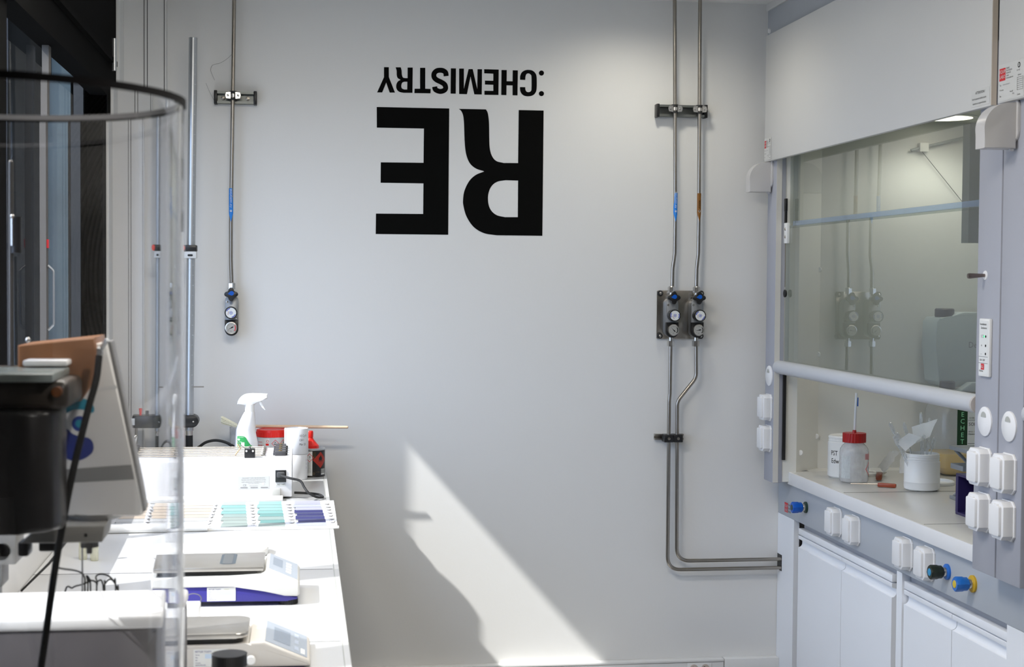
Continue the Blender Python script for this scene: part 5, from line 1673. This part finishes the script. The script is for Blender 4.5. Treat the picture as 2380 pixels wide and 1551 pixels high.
# far one, blue base
t = thing('lab_balance', 'farther balance with a dark blue base and square steel pan', 'balance', (-0.15, 3.55, TZ), 'precision balances on the bench')
b0_, b1_ = 3.46, 3.665
BG = [(-0.286, 0.912), (-0.286, 0.947), (-0.14, 0.947), (-0.035, 0.923), (-0.006, 0.920), (-0.005, 0.914), (-0.03, 0.909)]
MB().prism(BG, 'y', b0_ + 0.004, b1_ - 0.004, 0.003).build('base', M_BBLUE, t, smooth=40)
SH = [(-0.290, 0.945), (-0.291, 0.970), (-0.084, 0.971), (-0.076, 0.984), (-0.070, 0.985), (-0.006, 0.958), (0.0, 0.950), (0.0, 0.926), (-0.006, 0.921), (-0.034, 0.922), (-0.09, 0.936), (-0.15, 0.946)]
MB().prism(SH, 'y', b0_, b1_, 0.005, 3).build('shell', M_SHELL, t, smooth=40)
dsp = MB().prism([(-0.071, 0.9851), (-0.006, 0.9577), (-0.0055, 0.9585), (-0.0705, 0.9862)], 'y', b0_ + 0.010, b1_ - 0.010).build('display', M_DISP, t)
sl = (0.9577 - 0.9851) / 0.065
dpt = lambda x, y, e=0.0014: (x, y, 0.9851 + (x + 0.071) * sl + e)
MB().quad(dpt(-0.062, 3.53), dpt(-0.040, 3.53), dpt(-0.040, 3.625), dpt(-0.062, 3.625)).build('screen', M_LCD, dsp, smooth=0)
ky = MB()
for k in range(4):
    ky.quad(dpt(-0.032, 3.50 + k * 0.032, 0.0013), dpt(-0.020, 3.50 + k * 0.032, 0.0013), dpt(-0.020, 3.522 + k * 0.032, 0.0013), dpt(-0.032, 3.522 + k * 0.032, 0.0013))
ky.build('keys', M_STICK, dsp, smooth=0)
MB().box(-0.284, -0.082, b0_ + 0.002, 3.645, 0.981, 0.991, 0.002).build('pan', M_PAN, t)
MB().box(-0.27, -0.10, b0_ + 0.015, 3.63, 0.969, 0.982).build('pan_support', M_BLACK, t)
st_ = MB()
st_.fill([rrect(-0.018, 0.018, -0.066, 0.066, 0.012, 5)], lambda u, v: (-0.165 + u, 3.563 + v, 0.9913))
st_.m(1).fill([rrect(-0.012, 0.010, -0.060, 0.060, 0.008, 5)], lambda u, v: (-0.165 + u, 3.563 + v, 0.9916))
st_.build('pan_stain', [mat('pan_mark_dark', (0.06, 0.075, 0.09), 0.4), mat('pan_mark_grey', (0.18, 0.19, 0.20), 0.35, 0.6)], t, smooth=0)
for x, y in ((-0.026, 3.488), (-0.026, 3.635), (-0.265, 3.488), (-0.265, 3.635)):
    fpts = [(x + (0.021 + 0.0008 * math.cos(28 * a)) * math.cos(a), y + (0.021 + 0.0008 * math.cos(28 * a)) * math.sin(a)) for a in [2 * PI * k / 112 for k in range(112)]]
    MB().prism(fpts, 'z', TZ, TZ + 0.0125, 0.0012).build('foot', M_RUBBER, t)
balance_label(t, -0.209, -0.145, 0.9135, 0.9445, b0_ + 0.0035)

# near one, beige body
t = thing('lab_balance', 'nearer beige balance with rounded pan and sloping grey display', 'balance', (-0.12, 2.98, TZ), 'precision balances on the bench')
n0, n1 = 2.895, 3.085
SH2 = [(-0.286, 0.905), (-0.288, 0.944), (-0.100, 0.946), (-0.094, 0.953), (-0.066, 0.954), (0.016, 0.918), (0.020, 0.914), (0.021, 0.906), (0.016, 0.9045)]
MB().prism(SH2, 'y', n0, n1, 0.006, 3).build('shell', mat('balance_beige', (0.62, 0.59, 0.55), 0.38), t, smooth=40)
MB().box(-0.275, 0.010, n0 + 0.006, n1 - 0.006, TZ + 0.001, 0.906).build('base', mat('balance_base_dark', (0.03, 0.02, 0.06), 0.4), t)
sl2 = (0.918 - 0.954) / 0.082
d2 = lambda x, y, e=0.0012: (x, y, 0.954 + (x + 0.066) * sl2 + e)
dsp = MB().prism([(-0.066, 0.9538), (0.014, 0.9187), (0.0145, 0.9196), (-0.0655, 0.9547)], 'y', n0 + 0.008, n1 - 0.008).build('display', M_DISP, t)
MB().quad(d2(-0.050, 2.935), d2(-0.018, 2.935), d2(-0.018, 3.045), d2(-0.050, 3.045)).build('screen', M_LCD, dsp, smooth=0)
ky = MB()
for k in range(3):
    ky.quad(d2(-0.010, 2.925 + k * 0.05), d2(-0.002, 2.925 + k * 0.05), d2(-0.002, 2.955 + k * 0.05), d2(-0.010, 2.955 + k * 0.05))
ky.m(1).quad(d2(0.002, 2.915), d2(0.010, 2.915), d2(0.010, 2.955), d2(0.002, 2.955))
ky.build('keys', [mat('key_grey_blue', (0.40, 0.45, 0.54), 0.4), M_STICK], dsp, smooth=0)
MB().prism(rrect(-0.266, -0.098, n0 + 0.003, 3.055, 0.022, 6), 'z', 0.9605, 0.970, 0.0025).build('pan', M_PAN, t, smooth=40)
MB().prism(rrect(-0.255, -0.108, n0 + 0.014, 3.045, 0.02, 6), 'z', 0.944, 0.961).build('pan_support', M_BLACK, t)
MB().prism(rrect(-0.272, -0.092, n0 + 0.001, 3.066, 0.026, 6), 'z', 0.9445, 0.949, 0.002).build('pan_collar', mat('balance_beige', (0, 0, 0)), t)
balance_label(t, -0.200, -0.136, 0.9085, 0.9425, n0 - 0.0004)
MB().lathe([(0.008, 0), (0.009, 0.004), (0.009, 0.010), (0.007, 0.012)], (-0.092, n0, 0.921), (0, -1, 0), 20).build('level_knob', M_WHITEP, t)

# white tray dish behind the far balance, little adapter between the balances
t_ = MB().prism(rrect(-0.33, -0.085, 4.06, 4.20, 0.045, 7), 'z', TZ, TZ + 0.022, 0.006, 3)
tag(t_.build('sample_dish', M_WHITEP), 'shallow white dish with rounded end behind the farther balance', 'dish')
t = thing('power_adapter', 'small white power adapter with a thin grey lead between the balances', 'adapter', (-0.26, 3.28, TZ))
MB().box(-0.30, -0.2125, 3.24, 3.31, TZ, 0.948, 0.003).build('case', M_WHITEP, t)
lead = [at(300 + a * 0.23529, 1220 + b * 0.23529, 1, 3.30) for a, b in ((560, 735), (580, 700), (630, 682), (690, 695), (714, 730), (700, 768), (660, 820), (620, 880))]
MB().tube(smooth_path(lead, 6), 0.0011, 6).build('lead', mat('grey_lead', (0.12, 0.12, 0.14), 0.5), t)
cl_ = [(-0.086, 4.19, TZ + 0.022), (-0.072, 4.195, TZ + 0.03), (-0.058, 4.20, TZ + 0.027), (-0.052, 4.17, TZ + 0.014), (-0.058, 4.12, TZ + 0.004), (-0.075, 4.05, TZ + 0.003)]
tag(MB().tube(smooth_path([(a, b - 0.42, c) for a, b, c in cl_], 6), 0.0016, 6).build('thin_cable', M_RUBBER), 'thin black cable loop behind the display of the farther balance', 'cable')

# jar with black lid in the foreground
fx, fy = -0.122, 2.66
t = thing('sample_jar', 'small pale jar with a ribbed black screw lid at the bottom edge', 'jar', (fx, fy, TZ))
MB().lathe([(0.027, 0), (0.030, 0.003), (0.030, 0.060), (0.026, 0.068), (0.025, 0.074)], (fx, fy, TZ), n=36).build('body', mat('jar_cream', (0.62, 0.60, 0.55), 0.25), t)
lidp = [(fx + (0.0300 + 0.0005 * math.cos(48 * a)) * math.cos(a), fy + (0.0300 + 0.0005 * math.cos(48 * a)) * math.sin(a)) for a in [2 * PI * k / 144 for k in range(144)]]
MB().prism(lidp, 'z', TZ + 0.070, TZ + 0.091, 0.0022, 3).build('lid', M_BLACK, t, smooth=50)

# vials further back
for vx, vy, h, lb_, cc in ((-0.555, 4.09, 0.062, 'small glass vial with yellow top nearest the window', (0.62, 0.52, 0.08)), (-0.520, 4.07, 0.085, 'taller glass vial with yellow band, right of the shorter vial', (0.60, 0.50, 0.10))):
    t = thing('glass_vial', lb_, 'vial', (vx, vy, TZ), 'glass vials on the bench')
    MB().lathe([(0.011, 0), (0.0125, 0.003), (0.0125, h * 0.75), (0.008, h * 0.86), (0.008, h)], (vx, vy, TZ), n=22).build('body', thin_glass('vial_glass', (0.92, 0.93, 0.88), 1.0, 0.05, haze=0.35, hazecol=(0.85, 0.82, 0.62)), t)
    MB().lathe([(0.0095, h - 0.002), (0.0095, h + 0.014), (0.008, h + 0.016)], (vx, vy, TZ), n=20).build('cap', mat('vial_yellow', cc, 0.4), t)

# ================================================================== FOREGROUND: ACRYLIC TUBE, BOX, INSTRUMENT
TX, TY, TR, TI = -0.34, 1.70, 0.212, 0.209
tub = MB().lathe([(TI, 0), (TR, 0), (TR, 0.943), (TI, 0.943), (TI, 0)], (TX, TY, TZ), n=160, cap=False)
tube_o = tag(tub.build('acrylic_tube', M_ACRYL, smooth=30), 'large clear acrylic cylinder standing in the left foreground', 'cylinder')
rim = MB()  # added band paints the dark and pale reflections of the cut edge
rim.lathe([(TR + 0.0003, 0.9375), (TR + 0.0022, 0.9375), (TR + 0.0022, 0.9455), (TI - 0.0015, 0.9455)], (TX, TY, TZ), n=160, cap=False)
rim.m(1).lathe([(TI - 0.0015, 0.9455), (TI - 0.0015, 0.9395), (TI - 0.0002, 0.9395)], (TX, TY, TZ), n=160, cap=False)
rim.build('rim_reflection_band', [mat('rim_dark_reflection', (0.006, 0.005, 0.006), 0.6, spec=0.15), mat('rim_pale_reflection', (0.45, 0.45, 0.47), 0.3)], tube_o, smooth=40)

t = thing('equipment_box', 'dark grey equipment box with a thick white lid, lower left corner', 'box', (-0.34, 2.5, TZ))
M_BOXG = mat('box_dark_grey', (0.085, 0.080, 0.085), 0.45, vary=0.15, vscale=20)
MB().box(-0.56, -0.190, 2.403, 2.60, TZ, 1.098, 0.004).build('body', M_BOXG, t)
MB().box(-0.563, -0.188, 2.400, 2.603, 1.098, 1.1195, 0.006, 3).build('lid', M_WHITEP, t)

t = thing('lab_instrument', 'grey-white tilted instrument head with blue swirl emblem and black motor body', 'laboratory instrument', (-0.40, 2.45, TZ))
M_IGREY = mat('instrument_grey', (0.78, 0.77, 0.745), 0.42)
IY = 2.30
HP = [(-0.300, 1.550), (-0.279, 1.552), (-0.224, 1.305), (-0.222, 1.294), (-0.230, 1.292), (-0.380, 1.294), (-0.380, 1.448), (-0.320, 1.468)]
hs = MB().prism(HP, 'y', IY, IY + 0.06, 0.004, 2).build('housing', M_IGREY, t, smooth=40)
MB().prism([(-0.2785, 1.554), (-0.2735, 1.553), (-0.2165, 1.300), (-0.2215, 1.297)], 'y', IY + 0.004, IY + 0.055, 0.001).build('housing_edge', mat('instrument_dark_edge', (0.20, 0.20, 0.20), 0.4), t)
MB().quad((-0.360, IY - 0.0008, 1.3425), (-0.2365, IY - 0.0008, 1.3475), (-0.2415, IY - 0.0008, 1.3695), (-0.360, IY - 0.0008, 1.3625)).build('grey_band', mat('band_grey', (0.24, 0.24, 0.235), 0.5), hs, smooth=0)
MB().quad((-0.295, IY - 0.0008, 1.4800), (-0.264, IY - 0.0008, 1.4835), (-0.2655, IY - 0.0008, 1.4885), (-0.2965, IY - 0.0008, 1.4850)).build('white_line', M_WHITEP, hs, smooth=0)  # flat white line across the housing front
em = MB()
E_ = lambda e: (lambda u, v: (u, IY - e, v))
ex_, ez_ = -0.3215, 1.432
em.m(0).fill([[(-0.3425, 1.452), (-0.3425, 1.463)] + [(p[0], p[1]) for p in cr([(-0.3425, 1.463), (-0.335, 1.468), (-0.322, 1.470), (-0.308, 1.466), (-0.300, 1.457), (-0.299, 1.450)])[1:]] + cr([(-0.302, 1.447), (-0.315, 1.452), (-0.330, 1.452), (-0.3425, 1.446)])], E_(0.0010))
em.m(1).fill([circ(ex_, ez_, 0.0185)], E_(0.0014))
em.m(3).fill([circ(ex_, ez_ - 0.0005, 0.0115)], E_(0.0018))
em.m(0).fill([circ(ex_, ez_ - 0.0005, 0.0060)], E_(0.0021))
em.m(2).fill([[(-0.3425, 1.418), (-0.3425, 1.380)] + cr([(-0.3425, 1.380), (-0.330, 1.376), (-0.315, 1.379), (-0.302, 1.389), (-0.301, 1.402), (-0.308, 1.410), (-0.322, 1.413), (-0.3425, 1.425)])[1:]], E_(0.0010))
em.build('emblem', [mat('emblem_teal', (0.012, 0.26, 0.38), 0.4), M_IGREY, mat('emblem_navy', (0.012, 0.03, 0.22), 0.4), mat('emblem_blue', (0.01, 0.045, 0.28), 0.4)], hs, smooth=0)
MB().prism(rrect(-0.500, -0.3275, 2.11, 2.255, 0.050, 8), 'z', 1.298, 1.466, 0.008, 3).build('motor_body', mat('motor_black', (0.018, 0.017, 0.017), 0.32), t, smooth=50)
M_COPPER = mat('brown_anodised', (0.30, 0.14, 0.065), 0.35, 0.3)
MB().prism([(-0.41, 1.470), (-0.41, 1.548), (-0.297, 1.560), (-0.294, 1.54), (-0.297, 1.495), (-0.318, 1.466), (-0.34, 1.462)], 'y', 2.285, 2.42, 0.004).build('clamp_arm', M_COPPER, t, smooth=40)
MB().box(-0.395, -0.331, 2.24, 2.29, 1.520, 1.529, 0.003).build('highlight_plate', M_WHITEP, t)  # white plate stands in for a highlight on the bracket
MB().box(-0.50, -0.3305, 2.10, 2.26, 1.5065, 1.5180, 0.002).build('glass_plate', mat('plate_green_grey', (0.20, 0.23, 0.22), 0.25), t)
MB().box(-0.50, -0.314, 2.13, 2.282, 1.4665, 1.5063, 0.010, 3).build('clamp_block', mat('block_dark_brown', (0.020, 0.014, 0.009), 0.4), t)
MB().lathe([(0.007, 0), (0.007, 0.012)], (-0.328, 2.13, 1.492), (0, -1, 0), 20).build('clamp_screw_and_glint', mat('amber_highlight', (0.20, 0.06, 0.01), 0.3, 0.6), t)  # amber disc stands in for a highlight on the clamp block
MB().lathe([(0.007, 0), (0.008, 0.005), (0.006, 0.010)], (-0.292, 2.30, 1.538), (0, -1, 0), 18).build('clamp_screw_and_glint', M_ALU, t)
MB().tube([(-0.292, 2.30, 1.538), (-0.278, 2.29, 1.557)], 0.0035, 8).build('cable_stub', M_ALU, t)
bpq = MB().prism([(-0.402, 1.262), (-0.282, 1.262), (-0.278, 1.286), (-0.375, 1.286)], 'y', 2.25, 2.36, 0.002).build('base_plate', mat('base_plate_grey', (0.20, 0.195, 0.18), 0.45), t)
MB().lathe([(0.0028, 0), (0.0028, 0.0006)], (-0.306, 2.25, 1.273), (0, -1, 0), 12).build('screw', M_BLACK, bpq)
MB().lathe([(0.040, 0), (0.048, 0.008), (0.050, 0.010)], (-0.300, 2.34, 1.286), (0, 0, 1), 30).build('swivel_ring', mat('ring_grey', (0.40, 0.40, 0.39), 0.4), t)
MB().lathe([(0.014, 0), (0.014, 0.017)], (-0.308, 2.31, 1.2455), (0, 0, 1), 20).build('chuck', mat('chuck_grey', (0.12, 0.12, 0.12), 0.4), t)
MB().lathe([(0.0045, 0), (0.005, 0.012)], (-0.3085, 2.31, 1.2355), (0, 0, 1), 14).build('chuck_tip', mat('chuck_grey', (0.12, 0.12, 0.12), 0.4), t)
MB().tube([(-0.360, 2.615, TZ), (-0.360, 2.615, 1.225)], 0.0016, 8).build('guide_rod', mat('dark_rod', (0.08, 0.08, 0.08), 0.4), t)
MB().box(-0.545, -0.508, 2.62, 2.68, TZ, 1.300, 0.002).box(-0.545, -0.497, 2.618, 2.682, 1.125, 1.20, 0.002).build('column', mat('column_grey', (0.18, 0.175, 0.165), 0.45), t)
MB().box(-0.550, -0.472, 2.612, 2.69, 1.164, 1.222, 0.003).build('column_clamp', mat('clamp_grey', (0.20, 0.195, 0.185), 0.45), t)
MB().lathe([(0.013, 0), (0.014, 0.004), (0.014, 0.012), (0.011, 0.016), (0, 0.017)], (-0.494, 2.612, 1.188), (0, -1, 0), 24).build('clear_knob', solid_glass('knob_acrylic', (0.92, 0.92, 0.9), 1.45, 0.05), t)
MB().tube([(-0.477, 2.60, 1.50), (-0.476, 2.60, 1.838)], 0.0046, 10).ball((-0.476, 2.60, 1.838), 0.0046, 10).build('stand_rod', mat('dull_rod', (0.10, 0.095, 0.09), 0.4, 0.7), t)
MB().box(-0.52, -0.44, 2.33, 2.62, 1.478, 1.500, 0.002).build('rod_arm', mat('block_dark_brown', (0, 0, 0)), t)
MB().cyl((-0.468, 2.60, 1.688), (-0.468, 2.60, 1.748), 0.0095).build('rod_collar', M_BLACK, t)
MB().tube([(-0.4725, 2.592, 1.70), (-0.4725, 2.592, 1.745)], 0.003, 8).ball((-0.4725, 2.592, 1.7485), 0.0042, 10).build('collar_pin', M_NICKEL, t)
MB().ball((-0.449, 2.60, 1.5435), 0.0048, 12).build('ball_stop', M_NICKEL, t)
MB().tube([(-0.449, 2.60, 1.49), (-0.449, 2.60, 1.54)], 0.002, 6).build('stop_pin', M_STEEL, t)

M_DKCAB = mat('cable_black', (0.004, 0.004, 0.004), 0.6, spec=0.12)
dc = smooth_path([(-0.285, 2.245, 1.535), (-0.2885, 2.235, 1.50), (-0.300, 2.225, 1.455), (-0.322, 2.215, 1.36), (-0.345, 2.215, 1.235), (-0.365, 2.22, 1.10), (-0.385, 2.22, 0.98), (-0.40, 2.22, TZ + 0.006)], 8)
tag(MB().tube(dc, 0.0052, 10).build('signal_cable', M_DKCAB), 'thick black cable running down in front of the instrument head', 'cable')
t = thing('mains_plug', 'black plug with ribbed strain relief hanging under the instrument base plate', 'plug', (-0.367, 2.33, 1.24))
MB().box(-0.383, -0.353, 2.300, 2.345, 1.2405, 1.262, 0.003).build('plug_body', M_BLACK, t)
MB().tube(smooth_path([(-0.366, 2.33, 1.2435), (-0.363, 2.33, 1.235), (-0.360, 2.33, 1.228)], 12), [0.0028 if k % 2 else 0.0019 for k in range(25)], 10).build('strain_relief', M_BLACK, t)
cc = [at(x, y, 1, d) for x, y, d in ((126, 1304, 2.33), (135, 1316, 2.37), (150, 1322, 2.42), (175, 1325, 2.50), (196, 1332, 2.57), (204, 1345, 2.61), (204, 1362, 2.625))]
cc = [Vector((p.x + 0.001, p.y, p.z)) for p in cc]
cc[0] = Vector((-0.360, 2.33, 1.228))
MB().tube(smooth_path(cc + [(cc[-1].x, 2.63, 1.06), (cc[-1].x, 2.632, TZ + 0.003)], 6), 0.0016, 8).build('plug_lead', M_DKCAB, t)
tag(MB().box(-0.407, -0.391, 2.262, 2.30, 1.240, 1.262, 0.004).build('plug_adapter', M_BLACK), 'small black connector hanging left of the ribbed plug', 'connector')
QZ = lambda L, y: [Vector((at(x, yy, 1, y).x + 0.004, y, at(x, yy, 1, y).z)) for x, yy in L]
tang = [
    ([(150, 1392), (170, 1366), (190, 1359), (206, 1352), (204, 1338), (212, 1349), (207, 1372)], 2.63, 'thin black lead bundle rising behind the lid, nearest the thin rod'),
    ([(214, 1375), (211, 1352), (222, 1350), (230, 1358), (229, 1375)], 2.62, 'small black lead loop in the middle behind the white lid'),
    ([(247, 1378), (230, 1350), (228, 1339), (240, 1334), (258, 1338), (272, 1350), (282, 1370), (284, 1382)], 2.64, 'largest thin lead loop behind the white lid, farthest right'),
    ([(249, 1376), (251, 1356), (262, 1346), (272, 1352), (277, 1372)], 2.615, 'short dark lead arch inside the largest lead loop'),
]
for L, y, lb_ in tang:
    pth = QZ(L, y)
    pth = [Vector((pth[0].x, y, TZ + 0.003))] + pth + [Vector((pth[-1].x, y, TZ + 0.003))]
    tag(MB().tube(smooth_path(pth, 6), 0.0015, 8).build('thin_lead', M_DKCAB), lb_, 'cable', 'thin leads looping behind the white box lid')
tag(MB().tube([(-0.655 + 0.004, 3.68, TZ + 0.003), at(120, 1310, 1, 3.3), at(176, 1240, 1, 2.9), (-0.30, 2.42, 1.2625)], 0.0028, 8).build('sloping_cable', M_DKCAB), 'dark cable sloping from the instrument base down to the bench by the window', 'cable')
